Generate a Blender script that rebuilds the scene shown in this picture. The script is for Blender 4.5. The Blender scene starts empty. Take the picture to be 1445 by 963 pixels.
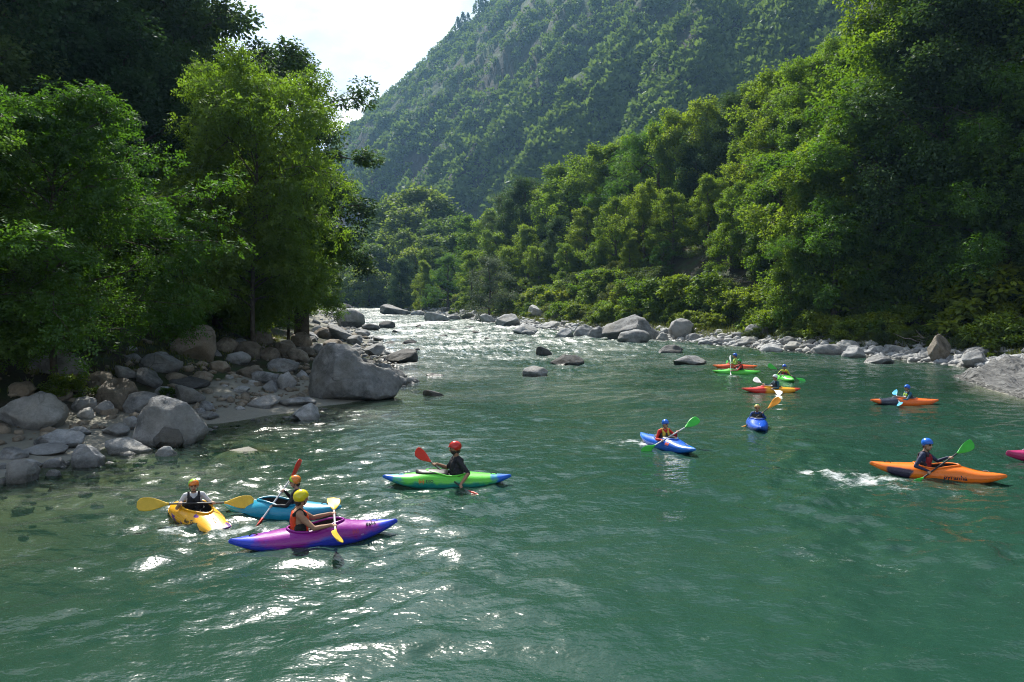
import bpy, bmesh, math, random
import numpy as np
from mathutils import Vector, Matrix
from mathutils.bvhtree import BVHTree

R = math.radians
scene = bpy.context.scene
COL = scene.collection
rng = np.random.default_rng(7)
random.seed(7)

# ------------------------------------------------------------------ camera
CAM_H, PITCH, FPX = 3.6, R(3.18), 963.0
cd = bpy.data.cameras.new('camera'); cd.lens = 24; cd.sensor_width = 36
cd.clip_start = 0.1; cd.clip_end = 5000
cam = bpy.data.objects.new('camera', cd); COL.objects.link(cam)
cam.location = (0, 0, CAM_H); cam.rotation_euler = (R(90) - PITCH, 0, 0)
scene.camera = cam

# ------------------------------------------------------------------ world, sun, exposure
SUN_AZ, SUN_EL = R(-16), R(48)
world = bpy.data.worlds.new('World'); scene.world = world; world.use_nodes = True
nt = world.node_tree; nt.nodes.clear()
def N(nt, typ, **kw):
    n = nt.nodes.new(typ)
    for k, v in kw.items():
        if k in n.inputs.keys(): n.inputs[k].default_value = v
        else: setattr(n, k, v)
    return n
def LK(nt, a, b): nt.links.new(a, b)
sky = N(nt, 'ShaderNodeTexSky', sky_type='NISHITA', sun_disc=False, sun_elevation=SUN_EL, sun_rotation=SUN_AZ,
        altitude=500.0, air_density=1.0, dust_density=1.0)
tc = N(nt, 'ShaderNodeTexCoord')
sep = N(nt, 'ShaderNodeSeparateXYZ'); LK(nt, tc.outputs['Generated'], sep.inputs[0])
za = N(nt, 'ShaderNodeMath', operation='ADD'); LK(nt, sep.outputs['Z'], za.inputs[0]); za.inputs[1].default_value = 0.22
zm = N(nt, 'ShaderNodeMath', operation='MAXIMUM'); LK(nt, za.outputs[0], zm.inputs[0]); zm.inputs[1].default_value = 0.1
dv = N(nt, 'ShaderNodeVectorMath', operation='DIVIDE'); LK(nt, tc.outputs['Generated'], dv.inputs[0])
cb = N(nt, 'ShaderNodeCombineXYZ'); [LK(nt, zm.outputs[0], cb.inputs[i]) for i in range(3)]
LK(nt, cb.outputs[0], dv.inputs[1])
cn = N(nt, 'ShaderNodeTexNoise', Scale=1.9, Detail=9.0, Roughness=0.58); LK(nt, dv.outputs[0], cn.inputs['Vector'])
cr = N(nt, 'ShaderNodeValToRGB'); LK(nt, cn.outputs['Fac'], cr.inputs[0])
cr.color_ramp.elements[0].position = 0.36; cr.color_ramp.elements[1].position = 0.56
cn2 = N(nt, 'ShaderNodeTexNoise', Scale=3.6, Detail=9.0, Roughness=0.58); LK(nt, dv.outputs[0], cn2.inputs['Vector'])
cc = N(nt, 'ShaderNodeMix', data_type='RGBA'); LK(nt, cn2.outputs['Fac'], cc.inputs['Factor'])
cc.inputs['A'].default_value = (1.3, 1.55, 1.8, 1); cc.inputs['B'].default_value = (2.2, 2.25, 2.2, 1)
sl_ = N(nt, 'ShaderNodeRGBToBW'); LK(nt, sky.outputs[0], sl_.inputs[0])
cg = N(nt, 'ShaderNodeMix', data_type='RGBA', blend_type='ADD', clamp_result=False); cg.inputs['Factor'].default_value = 1.0
cg2 = N(nt, 'ShaderNodeMix', data_type='RGBA', blend_type='MULTIPLY'); cg2.inputs['Factor'].default_value = 1.0
LK(nt, sl_.outputs[0], cg2.inputs['A'])
cr2 = N(nt, 'ShaderNodeValToRGB'); LK(nt, cn2.outputs['Fac'], cr2.inputs[0])
cr2.color_ramp.elements[0].position = .36; cr2.color_ramp.elements[1].position = .66
cr2.color_ramp.elements[0].color = (.28, .33, .38, 1); cr2.color_ramp.elements[1].color = (1.35, 1.35, 1.32, 1); LK(nt, cr2.outputs[0], cg2.inputs['B'])
LK(nt, cc.outputs['Result'], cg.inputs['A']); LK(nt, cg2.outputs['Result'], cg.inputs['B'])
cm = N(nt, 'ShaderNodeMix', data_type='RGBA'); LK(nt, cr.outputs[0], cm.inputs['Factor'])
LK(nt, sky.outputs[0], cm.inputs['A']); LK(nt, cg.outputs['Result'], cm.inputs['B'])
bg = N(nt, 'ShaderNodeBackground', Strength=0.105); LK(nt, cm.outputs['Result'], bg.inputs[0])
wo = N(nt, 'ShaderNodeOutputWorld'); LK(nt, bg.outputs[0], wo.inputs[0])

SUN_DIR = Vector((math.sin(SUN_AZ) * math.cos(SUN_EL), math.cos(SUN_AZ) * math.cos(SUN_EL), math.sin(SUN_EL)))
sl = bpy.data.lights.new('sun', 'SUN'); sl.energy = 5.0; sl.angle = R(0.53); sl.color = (1.0, 0.95, 0.86)
so = bpy.data.objects.new('sun', sl); COL.objects.link(so)
so.rotation_euler = (-SUN_DIR).to_track_quat('-Z', 'Y').to_euler(); so.location = (0, 0, 60)

vs = scene.view_settings
vs.view_transform = 'Standard'; vs.look = 'None'; vs.exposure = 1.0; vs.gamma = 1.0; vs.use_curve_mapping = False
cy = scene.cycles
cy.max_bounces = 5; cy.diffuse_bounces = 2; cy.glossy_bounces = 2; cy.transmission_bounces = 3
cy.transparent_max_bounces = 6; cy.volume_bounces = 0; cy.sample_clamp_indirect = 6.0; cy.sample_clamp_direct = 5.0
cy.caustics_reflective = False; cy.caustics_refractive = False
cy.filter_width = 1.1; cy.use_denoising = True; cy.denoising_prefilter = 'NONE'; cy.use_adaptive_sampling = True; cy.adaptive_threshold = .02

# ------------------------------------------------------------------ helpers
_perm = np.random.default_rng(3).permutation(256); _perm = np.concatenate([_perm, _perm, _perm])
_g3 = np.random.default_rng(4).normal(size=(256, 3)); _g3 /= np.linalg.norm(_g3, axis=1)[:, None]
def perlin(x, y, z=0.0):
    x, y, z = np.broadcast_arrays(np.asarray(x, float), np.asarray(y, float), np.asarray(z, float))
    xi, yi, zi = np.floor(x).astype(int), np.floor(y).astype(int), np.floor(z).astype(int)
    xf, yf, zf = x - xi, y - yi, z - zi
    f = lambda t: t * t * t * (t * (t * 6 - 15) + 10)
    u, v, w = f(xf), f(yf), f(zf)
    def g(dx, dy, dz):
        h = _perm[_perm[_perm[(xi + dx) & 255] + ((yi + dy) & 255)] + ((zi + dz) & 255)]
        gr = _g3[h]
        return gr[..., 0] * (xf - dx) + gr[..., 1] * (yf - dy) + gr[..., 2] * (zf - dz)
    l = lambda a, b, t: a + (b - a) * t
    return 1.6 * l(l(l(g(0,0,0), g(1,0,0), u), l(g(0,1,0), g(1,1,0), u), v),
                   l(l(g(0,0,1), g(1,0,1), u), l(g(0,1,1), g(1,1,1), u), v), w)
def fbm(x, y, z=0.0, o=4, gain=0.5):
    s = 0; a = 1; f = 1
    for i in range(o):
        s = s + a * perlin(x * f + 17.3 * i, y * f - 9.1 * i, np.asarray(z) * f); a *= gain; f *= 2.03
    return s
def sstep(a, b, x):
    t = np.clip((x - a) / (b - a), 0, 1); return t * t * (3 - 2 * t)

def link(o, parent=None):
    COL.objects.link(o)
    if parent: o.parent = parent
    return o
def tag(o, label=None, cat=None, group=None, kind=None):
    if label: o['label'] = label
    if cat: o['category'] = cat
    if group: o['group'] = group
    if kind: o['kind'] = kind
    return o
def empty(name, loc=(0, 0, 0)):
    o = bpy.data.objects.new(name, None); o.location = loc; o.empty_display_size = 0.2
    return link(o)
def fast_mesh(name, V, F, smooth=True, attrs=None):
    V = np.asarray(V, np.float32); F = np.asarray(F, np.int32)
    me = bpy.data.meshes.new(name)
    n, k = F.shape
    me.vertices.add(len(V)); me.vertices.foreach_set('co', V.ravel())
    me.loops.add(n * k); me.loops.foreach_set('vertex_index', F.ravel())
    me.polygons.add(n); me.polygons.foreach_set('loop_start', np.arange(0, n * k, k, dtype=np.int32))
    me.polygons.foreach_set('use_smooth', np.full(n, smooth, dtype=bool))
    for an, av in (attrs or {}).items():
        av = np.asarray(av, np.float32)
        if av.ndim == 1:
            a = me.attributes.new(an, 'FLOAT', 'POINT'); a.data.foreach_set('value', av)
        else:
            a = me.attributes.new(an, 'FLOAT_COLOR', 'POINT'); a.data.foreach_set('color', av.ravel())
    me.update(calc_edges=True); me.validate()
    return me
def pmesh(name, V, F, smooth=True):
    me = bpy.data.meshes.new(name); me.from_pydata([tuple(map(float, v)) for v in V], [], [tuple(map(int, f)) for f in F])
    if smooth: me.polygons.foreach_set('use_smooth', [True] * len(me.polygons))
    me.update(); return me
def obj(name, me, mats, parent=None):
    o = bpy.data.objects.new(name, me)
    if mats is not None:
        for m in (mats if isinstance(mats, (list, tuple)) else [mats]): me.materials.append(m)
    return link(o, parent)

class Tube:
    """collects swept tubes / plates into one mesh"""
    def __init__(s): s.V = []; s.F = []; s.n = 0
    def tube(s, P, r, k=6, cap=True):
        P = np.asarray(P, float); m = len(P); r = np.broadcast_to(np.asarray(r, float), (m,))
        T = np.gradient(P, axis=0); T /= np.linalg.norm(T, axis=1)[:, None] + 1e-9
        ref = np.array([0, 0, 1.0]) if abs(T[:, 2]).mean() < 0.9 else np.array([1.0, 0, 0])
        U = np.cross(T, ref); U /= np.linalg.norm(U, axis=1)[:, None] + 1e-9
        W = np.cross(T, U)
        a = np.linspace(0, 2 * np.pi, k, endpoint=False)
        ring = P[:, None] + r[:, None, None] * (np.cos(a)[None, :, None] * U[:, None] + np.sin(a)[None, :, None] * W[:, None])
        s.V.append(ring.reshape(-1, 3)); b = s.n
        for i in range(m - 1):
            for j in range(k):
                s.F.append((b + i*k + j, b + i*k + (j+1) % k, b + (i+1)*k + (j+1) % k, b + (i+1)*k + j))
        s.n += m * k
        if cap:
            s.F.append(tuple(b + j for j in reversed(range(k)))); s.F.append(tuple(b + (m-1)*k + j for j in range(k)))
        return s
    def loft(s, rings, close_ends=True):
        k = len(rings[0]); b = s.n
        s.V.append(np.asarray(rings, float).reshape(-1, 3)); m = len(rings)
        for i in range(m - 1):
            for j in range(k):
                s.F.append((b + i*k + j, b + (i+1)*k + j, b + (i+1)*k + (j+1) % k, b + i*k + (j+1) % k))
        s.n += m * k
        if close_ends:
            s.F.append(tuple(b + j for j in range(k))); s.F.append(tuple(b + (m-1)*k + j for j in reversed(range(k))))
        return s
    def box(s, c, d, rot=None):
        v = np.array([[x, y, z] for x in (-.5, .5) for y in (-.5, .5) for z in (-.5, .5)]) * np.asarray(d, float)
        if rot is not None: v = v @ np.array(rot).T
        s.V.append(v + np.asarray(c, float)); b = s.n; s.n += 8
        for f in ((0,1,3,2),(4,6,7,5),(0,4,5,1),(2,3,7,6),(0,2,6,4),(1,5,7,3)): s.F.append(tuple(b + i for i in f))
        return s
    def mesh(s, name, smooth=True): return pmesh(name, np.concatenate(s.V), s.F, smooth)
    def build(s, name, mat, parent=None, smooth=True): return obj(name, s.mesh(name, smooth), mat, parent)

# ------------------------------------------------------------------ materials
def new_mat(name):
    m = bpy.data.materials.new(name); m.use_nodes = True; m.node_tree.nodes.clear()
    return m, m.node_tree
def out(nt, sh):
    o = nt.nodes.new('ShaderNodeOutputMaterial'); LK(nt, sh, o.inputs['Surface'])
def mixc(nt, fac, a, b, blend='MIX'):
    m = N(nt, 'ShaderNodeMix', data_type='RGBA', blend_type=blend)
    for s, v in (('Factor', fac), ('A', a), ('B', b)):
        if isinstance(v, (int, float)): m.inputs[s].default_value = v
        elif isinstance(v, tuple): m.inputs[s].default_value = v if len(v) == 4 else (*v, 1)
        else: LK(nt, v, m.inputs[s])
    return m.outputs['Result']
def ramp(nt, fac, a, b, ca=(0,0,0,1), cb=(1,1,1,1)):
    r = N(nt, 'ShaderNodeValToRGB'); LK(nt, fac, r.inputs[0])
    r.color_ramp.elements[0].position = a; r.color_ramp.elements[1].position = b
    r.color_ramp.elements[0].color = ca; r.color_ramp.elements[1].color = cb
    return r.outputs[0]
def math_(nt, op, a, b=None, clamp=False):
    m = N(nt, 'ShaderNodeMath', operation=op, use_clamp=clamp)
    for i, v in enumerate((a, b)):
        if v is None: continue
        if isinstance(v, (int, float)): m.inputs[i].default_value = v
        else: LK(nt, v, m.inputs[i])
    return m.outputs[0]
def noise(nt, scale, vec=None, detail=4.0, rough=0.55):
    n = N(nt, 'ShaderNodeTexNoise', Scale=scale, Detail=detail, Roughness=rough)
    if vec is not None: LK(nt, vec, n.inputs['Vector'])
    return n.outputs['Fac']
def attr(nt, name, out_='Fac'):
    return N(nt, 'ShaderNodeAttribute', attribute_name=name).outputs[out_]
def pos(nt): return N(nt, 'ShaderNodeNewGeometry').outputs['Position']
def bump(nt, h, strength, dist):
    b = N(nt, 'ShaderNodeBump', Strength=strength, Distance=dist); LK(nt, h, b.inputs['Height']); return b.outputs[0]
def principled(nt, base, rough=0.6, normal=None, spec=0.5):
    p = N(nt, 'ShaderNodeBsdfPrincipled')
    p.inputs['Specular IOR Level'].default_value = spec
    for s, v in (('Base Color', base), ('Roughness', rough)):
        if isinstance(v, (int, float)): p.inputs[s].default_value = v
        elif isinstance(v, tuple): p.inputs[s].default_value = (*v[:3], 1)
        else: LK(nt, v, p.inputs[s])
    if normal is not None: LK(nt, normal, p.inputs['Normal'])
    return p.outputs[0]
def plain(name, col, rough=0.5, nscale=0, namt=0.0, spec=0.4):
    m, nt = new_mat(name)
    c = col
    nrm = None
    if nscale:
        tco = N(nt, 'ShaderNodeTexCoord').outputs['Object']
        f = noise(nt, nscale, tco)
        c = mixc(nt, f, tuple(x * (1 - namt) for x in col), tuple(min(1, x * (1 + namt)) for x in col))
        nrm = bump(nt, f, 0.15, 0.01)
    out(nt, principled(nt, c, rough, nrm, spec)); return m

def leaf_mat(name, dark, light, trans, tfac=0.42):
    m, nt = new_mat(name)
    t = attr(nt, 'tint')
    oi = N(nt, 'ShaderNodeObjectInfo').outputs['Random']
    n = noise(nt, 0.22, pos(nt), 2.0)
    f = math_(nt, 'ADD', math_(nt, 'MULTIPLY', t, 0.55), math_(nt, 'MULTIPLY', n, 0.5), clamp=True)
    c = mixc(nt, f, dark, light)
    hs = N(nt, 'ShaderNodeHueSaturation'); LK(nt, c, hs.inputs['Color'])
    LK(nt, math_(nt, 'ADD', math_(nt, 'MULTIPLY', oi, 0.045), 0.478), hs.inputs['Hue'])
    LK(nt, math_(nt, 'ADD', math_(nt, 'MULTIPLY', oi, -0.5), 1.25), hs.inputs['Value'])
    c = hs.outputs[0]
    d = N(nt, 'ShaderNodeBsdfDiffuse'); LK(nt, c, d.inputs[0])
    tl = N(nt, 'ShaderNodeBsdfTranslucent'); LK(nt, mixc(nt, 1.0, c, trans, 'MULTIPLY'), tl.inputs[0])
    mx = N(nt, 'ShaderNodeMixShader', Fac=tfac); LK(nt, d.outputs[0], mx.inputs[1]); LK(nt, tl.outputs[0], mx.inputs[2])
    g = N(nt, 'ShaderNodeBsdfGlossy', Roughness=0.45); g.inputs[0].default_value = (0.9, 0.95, 1, 1)
    m2 = N(nt, 'ShaderNodeMixShader', Fac=0.014); LK(nt, mx.outputs[0], m2.inputs[1]); LK(nt, g.outputs[0], m2.inputs[2])
    out(nt, m2.outputs[0]); return m
M = {}
M['leaf_locust'] = leaf_mat('leaf_locust', (0.0364, 0.0858, 0.0182), (0.1144, 0.1950, 0.0312), (1.4, 1.6, .55), .48)
M['leaf_dark'] = leaf_mat('leaf_dark', (0.0238, 0.0510, 0.0204), (0.0680, 0.1156, 0.0374), (1.5, 1.6, .8), .35)
M['leaf_mid'] = leaf_mat('leaf_mid', (0.0375, 0.0825, 0.0175), (0.1250, 0.1938, 0.0325), (2.1, 2.0, .55), .54)
M['leaf_far'] = leaf_mat('leaf_far', (0.0375, 0.0775, 0.0213), (0.1125, 0.1725, 0.0375), (1.8, 1.7, .7), .46)
M['leaf_bright'] = leaf_mat('leaf_bright', (.06, .11, .016), (.18, .25, .03), (1.7, 1.6, .6), .4)
M['leaf_shrub'] = leaf_mat('leaf_shrub', (0.0375, 0.0688, 0.0225), (0.1063, 0.1438, 0.0425), (1.7, 1.6, .8), .4)
M['leaf_willow'] = leaf_mat('leaf_willow', (.06, .085, .05), (.13, .165, .1), (1.5, 1.5, 1.0), .35)
M['leaf_hill'] = leaf_mat('leaf_hill', (0.0396, 0.0814, 0.0242), (0.1265, 0.1815, 0.0418), (1.5, 1.5, .8), .38)
M['grass'] = leaf_mat('grass', (.06, .08, .025), (.14, .15, .05), (1.5, 1.5, .8), .4)

m, nt = new_mat('bark'); f = noise(nt, 6.0, N(nt, 'ShaderNodeTexCoord').outputs['Object'], 6.0)
out(nt, principled(nt, ramp(nt, f, .3, .7, (.03, .024, .018, 1), (.11, .095, .075, 1)), .9, bump(nt, f, .6, .03), .2)); M['bark'] = m
m, nt = new_mat('driftwood'); f = noise(nt, 9.0, N(nt, 'ShaderNodeTexCoord').outputs['Object'], 6.0)
out(nt, principled(nt, ramp(nt, f, .3, .7, (.12, .1, .08, 1), (.36, .32, .27, 1)), .85, bump(nt, f, .4, .02), .2)); M['driftwood'] = m

def n3_(nt, P): return noise(nt, .7, P, 2.0)
def rock_mat(name, dark, light, warm, wet=True, band=0.0):
    m, nt = new_mat(name)
    oc = N(nt, 'ShaderNodeTexCoord').outputs['Object']
    P = pos(nt)
    oi = N(nt, 'ShaderNodeObjectInfo').outputs['Random']
    n1 = noise(nt, 1.6, P, 9.0, .68); n2 = noise(nt, 14.0, P, 6.0, .7); n3 = noise(nt, .5, P, 3.0)
    c = mixc(nt, ramp(nt, n1, .36, .64), dark, light)
    mw = N(nt, 'ShaderNodeMapping'); LK(nt, oc, mw.inputs[0]); mw.inputs['Rotation'].default_value = (.7, .5, .3)
    vw = N(nt, 'ShaderNodeTexWave', Scale=.7, Distortion=14.0, Detail=6.0); LK(nt, mw.outputs[0], vw.inputs['Vector'])
    c = mixc(nt, math_(nt, 'MULTIPLY', ramp(nt, vw.outputs['Fac'], .6, .98), .10), c, tuple(min(1, x * 1.35) for x in light))
    vo = N(nt, 'ShaderNodeTexVoronoi', feature='DISTANCE_TO_EDGE', Scale=1.1); LK(nt, P, vo.inputs['Vector'])
    crk = ramp(nt, vo.outputs['Distance'], .0, .018, (1,1,1,1), (0,0,0,1)); c = mixc(nt, math_(nt, 'MULTIPLY', crk, math_(nt, 'MULTIPLY', ramp(nt, n3_(nt, P), .5, .6), .7)), c, tuple(x * .3 for x in dark))
    c = mixc(nt, math_(nt, 'MULTIPLY', ramp(nt, n3, .45, .7), .75), c, warm)
    c = mixc(nt, math_(nt, 'MULTIPLY', ramp(nt, n2, .45, .75), .35), c, tuple(x * .45 for x in dark))
    # pale lichen and mineral specks
    c = mixc(nt, math_(nt, 'MULTIPLY', ramp(nt, noise(nt, 5.0, P, 7.0, .7), .62, .72), .3), c, tuple(min(1, x * 1.5) for x in light))
    hs = N(nt, 'ShaderNodeHueSaturation'); LK(nt, c, hs.inputs['Color'])
    LK(nt, math_(nt, 'ADD', math_(nt, 'MULTIPLY', oi, .5), .75), hs.inputs['Value']); c = hs.outputs[0]
    rough = 0.8
    if wet:
        sp = N(nt, 'ShaderNodeSeparateXYZ'); LK(nt, P, sp.inputs[0])
        wn = math_(nt, 'ADD', math_(nt, 'MULTIPLY', noise(nt, 3.0, P), .16), .03)
        zz = math_(nt, 'SUBTRACT', sp.outputs['Z'], attr_obj_water(nt, sp))
        wf = N(nt, 'ShaderNodeMapRange'); LK(nt, zz, wf.inputs[0]); LK(nt, wn, wf.inputs[1]); LK(nt, math_(nt, 'ADD', wn, .06), wf.inputs[2])
        wf.inputs[3].default_value = 1.0; wf.inputs[4].default_value = 0.0
        c = mixc(nt, math_(nt, 'MULTIPLY', wf.outputs[0], .65), c, mixc(nt, 1.0, c, (.28, .28, .25), 'MULTIPLY'))
        rough = math_(nt, 'SUBTRACT', .82, math_(nt, 'MULTIPLY', wf.outputs[0], .5))
    h = math_(nt, 'ADD', math_(nt, 'MULTIPLY', n1, 1.0), math_(nt, 'MULTIPLY', n2, .35))
    if band:
        wv = N(nt, 'ShaderNodeTexWave', Scale=band, Distortion=6.0, Detail=4.0); LK(nt, oc, wv.inputs['Vector'])
        h = math_(nt, 'ADD', h, math_(nt, 'MULTIPLY', wv.outputs['Fac'], .8))
        c = mixc(nt, math_(nt, 'MULTIPLY', ramp(nt, wv.outputs['Fac'], .0, .35, (1,1,1,1), (0,0,0,1)), .5), c, tuple(x * .5 for x in dark))
    out(nt, principled(nt, c, rough, bump(nt, h, .8, .11), .35)); return m
# water level rises gently upstream: zw(Y) = .017 t^2/(t+30), t = max(Y-45, 0)
def attr_obj_water(nt, sp):
    t = math_(nt, 'MAXIMUM', math_(nt, 'SUBTRACT', sp.outputs['Y'], 45.0), 0.0)
    return math_(nt, 'DIVIDE', math_(nt, 'MULTIPLY', math_(nt, 'MULTIPLY', t, t), .017), math_(nt, 'ADD', t, 30.0))
M['rock_grey'] = rock_mat('rock_grey', (.085, .09, .095), (.30, .305, .31), (.23, .22, .19))
M['rock_brown'] = rock_mat('rock_brown', (.075, .064, .048), (.25, .22, .175), (.2, .155, .11))
M['rock_pale'] = rock_mat('rock_pale', (.18, .185, .19), (.37, .375, .375), (.3, .29, .26))
M['rock_dark'] = rock_mat('rock_dark', (.038, .04, .042), (.12, .12, .12), (.09, .083, .07))
M['rock_slab'] = rock_mat('rock_slab', (.04, .042, .044), (.15, .152, .152), (.10, .098, .09), band=1.6)
# ------------------------------------------------------------------ terrain functions
def zw(Y):
    t = np.maximum(np.asarray(Y, float) - 45, 0); return .017 * t * t / (t + 30)
_LY = [-60, 5, 13.5, 15, 19, 21.4, 24, 26, 30, 37, 50, 66, 100, 150, 200, 250, 300, 400, 1200]
_LX = [-16, -11.5, -10.3, -9.8, -9.0, -7.4, -5.6, -4.6, -4.8, -6.0, -9.3, -13.2, -23.5, -39, -56, -74, -95, -140, -560]
_RY = [-60, 10, 20, 25, 29.6, 34, 39, 45, 50, 57.8, 70, 82, 100, 128, 150, 200, 250, 300, 400, 1200]
_RX = [27, 22, 19.2, 18.8, 20.2, 24, 26, 24.5, 20.7, 16.8, 11, 4.5, -2, -11.5, -17.5, -37, -58, -82, -128, -530]
XL = lambda Y: np.interp(Y, _LY, _LX) + .5 * perlin(np.asarray(Y, float) * .22, 3.3)
XR = lambda Y: np.interp(Y, _RY, _RX) + .8 * perlin(np.asarray(Y, float) * .16, 9.7)
_ZX = [-700, -250, -176, -100, -16, 60, 129, 200, 300, 500, 900]
_ZZ = [20, 118, 187, 243, 311, 372, 428, 480, 545, 620, 640]
def mountain_z(X, Y):
    zr = np.interp(X, _ZX, _ZZ); yr = 705 - .15 * X
    d = yr - Y
    z = zr - .8 * np.abs(d) - .0002 * d * d
    al = .75 * X + .66 * Y; ac = -.66 * X + .75 * Y
    env = sstep(0, 160, np.abs(d)) * .75 + .25
    rib = 1 - np.abs(perlin(ac / 70, al / 320, 1.7)) * 2
    z = z + env * (9 * rib + 8 * fbm(ac / 38, al / 90, 5.1, 3) + 5 * fbm(X / 14, Y / 14, 2.2, 3))
    step = fbm(ac / 55 + 7, al / 120, 8.8, 2)
    z = z + env * 9 * sstep(.05, .3, step)
    return z + (1 - env) * 4 * fbm(X / 18, 1.0, .3, 2)
def bank_z(X, Y):
    w = zw(Y); xl = XL(Y); xr = XR(Y)
    dl = xl - X; dr = X - xr
    ins = np.minimum(-dl, -dr)
    shal = np.interp(Y, [0, 12, 22, 30, 45, 300], [.07, .075, .09, .25, .3, .3])
    bedd = np.where(-dl < -dr, shal * np.minimum(-dl, 9) + np.interp(Y, [0, 18, 26, 34], [.05, .07, .2, .28]) * np.maximum(-dl - 3.2, 0), .4 * (-dr))
    bed = w - .05 - np.minimum(np.maximum(bedd, 0), 1.7) + .06 * perlin(X * .8, Y * .8, 4.4)
    sc = np.interp(Y, [0, 40, 80], [1, 1, 1.15])
    left = w - .05 + sc * (.085 * np.clip(dl, 0, 4) + .22 * np.clip(dl - 4, 0, 9) + .3 * np.clip(dl - 13, 0, 30) + .14 * np.clip(dl - 43, 0, 400))
    sl_ = np.interp(Y, [0, 30, 45, 60, 90, 115, 150, 400], [.5, .55, .65, .7, .7, .42, .2, .15])
    right = w - .05 + .26 * np.clip(dr, 0, 3) + .12 * np.clip(dr - 3, 0, 4) + sl_ * np.clip(dr - 7, 0, 24) \
        + .05 * np.clip(dr - 31, 0, 8) + .42 * np.clip(dr - 39, 0, 160)
    lumps = .10 * fbm(X * .5, Y * .5, 1.1, 3) + .5 * perlin(X * .09, Y * .09, 6.0) * sstep(4, 16, np.maximum(dl, dr))
    z = np.where(ins > 0, bed, np.where(dl > dr, left, right) + lumps * sstep(0, 2, np.maximum(dl, dr)))
    # small sand bar in the shallows
    z = z + .41 * np.exp(-(((X + 6.45) / .85) ** 2 + ((Y - 16.6) / .33) ** 2) * 1.2)
    return z
def ground_z(X, Y):
    X = np.asarray(X, float); Y = np.asarray(Y, float)
    b = bank_z(X, Y); mz = mountain_z(X, Y)
    k = 6.0; h = np.clip(.5 + .5 * (mz - b) / k, 0, 1)
    return np.where(mz < b - k, b, np.where(mz > b + k, mz, b * (1 - h) + mz * h + k * h * (1 - h)))

# pixel of the 1445x963 photograph -> ray -> point on the ground / water
CP, SP = math.cos(PITCH), math.sin(PITCH)
def ray(px, py):
    dx = (px - 722.5) / FPX; dy = (481.5 - py) / FPX
    d = np.array([dx, CP + dy * SP, -SP + dy * CP]); return d / d[1]
def hit(px, py, water=True):
    d = ray(px, py); Y = np.geomspace(5, 900, 2600)
    Z = CAM_H + d[2] * Y; G = lut(d[0] * Y, Y)
    if water: G = np.maximum(G, np.where(G < zw(Y), zw(Y), G))
    i = np.argmax(Z <= G)
    if not (Z <= G).any(): i = len(Y) - 1
    return np.array([d[0] * Y[i], Y[i], G[i]])
def at(px, py, Y):
    d = ray(px, py); return np.array([d[0] * Y, Y, CAM_H + d[2] * Y])

# ------------------------------------------------------------------ ground and mountain sheets
def axis(lo, a, b, hi, st, grow):
    mid = np.arange(a, b + 1e-6, st); L = [a]; s = st
    while L[-1] > lo: s = min(s * grow, 9); L.append(L[-1] - s)
    U = [b]; s = st
    while U[-1] < hi: s = min(s * grow, 9); U.append(U[-1] + s)
    return np.concatenate([L[:0:-1], mid, U[1:]])
gx = axis(-620, -24, 30, 900, .45, 1.03); gy = axis(-60, 8, 60, 1100, .45, 1.018)
GX, GY = np.meshgrid(gx, gy); GZ = ground_z(GX, GY); MZ = mountain_z(GX, GY); BZ = bank_z(GX, GY)
GZ = GZ + .03 * perlin(GX * 1.7, GY * 1.7, 2.0)
nx, ny = len(gx), len(gy)
idx = np.arange(nx * ny).reshape(ny, nx)
Fq = np.stack([idx[:-1, :-1], idx[:-1, 1:], idx[1:, 1:], idx[1:, :-1]], -1).reshape(-1, 4)
Vg = np.stack([GX, GY, GZ], -1).reshape(-1, 3)
is_m = (MZ > BZ).reshape(-1)[Fq].all(1)
dist_l = (XL(GY) - GX); dist_r = (GX - XR(GY)); dsh = np.maximum(dist_l, dist_r).reshape(-1)
gzx = np.gradient(GZ, gx, axis=1); gzy = np.gradient(GZ, gy, axis=0)
slope = np.hypot(gzx, gzy).reshape(-1)
def lut(X, Y, A=None):
    A = GZ if A is None else A
    X = np.clip(np.asarray(X, float), gx[0], gx[-1] - .01); Y = np.clip(np.asarray(Y, float), gy[0], gy[-1] - .01)
    i = np.clip(np.searchsorted(gx, X, 'right') - 1, 0, nx - 2); j = np.clip(np.searchsorted(gy, Y, 'right') - 1, 0, ny - 2)
    u = (X - gx[i]) / (gx[i + 1] - gx[i]); v = (Y - gy[j]) / (gy[j + 1] - gy[j])
    return (A[j, i] * (1 - u) + A[j, i + 1] * u) * (1 - v) + (A[j + 1, i] * (1 - u) + A[j + 1, i + 1] * u) * v
gz = lambda x, y: float(lut(x, y))
def submesh(name, V, F, at_):
    u, inv = np.unique(F, return_inverse=True)
    return fast_mesh(name, V[u], inv.reshape(F.shape), True, {k: v[u] for k, v in at_.items()})
sandy = (sstep(6.5, 2.0, dist_l) * sstep(30, 25, GY) * (dist_l > -20)).reshape(-1) + sstep(2.2, 1.0, dist_r).reshape(-1) * .8 * (dist_r.reshape(-1) > -30)
m, nt = new_mat('ground')
P = pos(nt)
n1 = noise(nt, .8, P, 6.0); n2 = noise(nt, 7.0, P, 8.0, .7); n3 = noise(nt, 40.0, P, 3.0)
sand = mixc(nt, n2, (.18, .172, .145), (.31, .3, .255)); sand = mixc(nt, math_(nt, 'MULTIPLY', n3, .4), sand, (.11, .107, .097))
soil = mixc(nt, ramp(nt, n2, .35, .65), (.016, .014, .009), (.048, .04, .027))
green = mixc(nt, n2, (.012, .026, .008), (.04, .058, .018))
soil = mixc(nt, ramp(nt, n1, .42, .6), soil, green)
c = mixc(nt, attr(nt, 'sand'), soil, sand)
out(nt, principled(nt, c, .9, bump(nt, n2, .5, .06), .2)); M['ground'] = m
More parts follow.
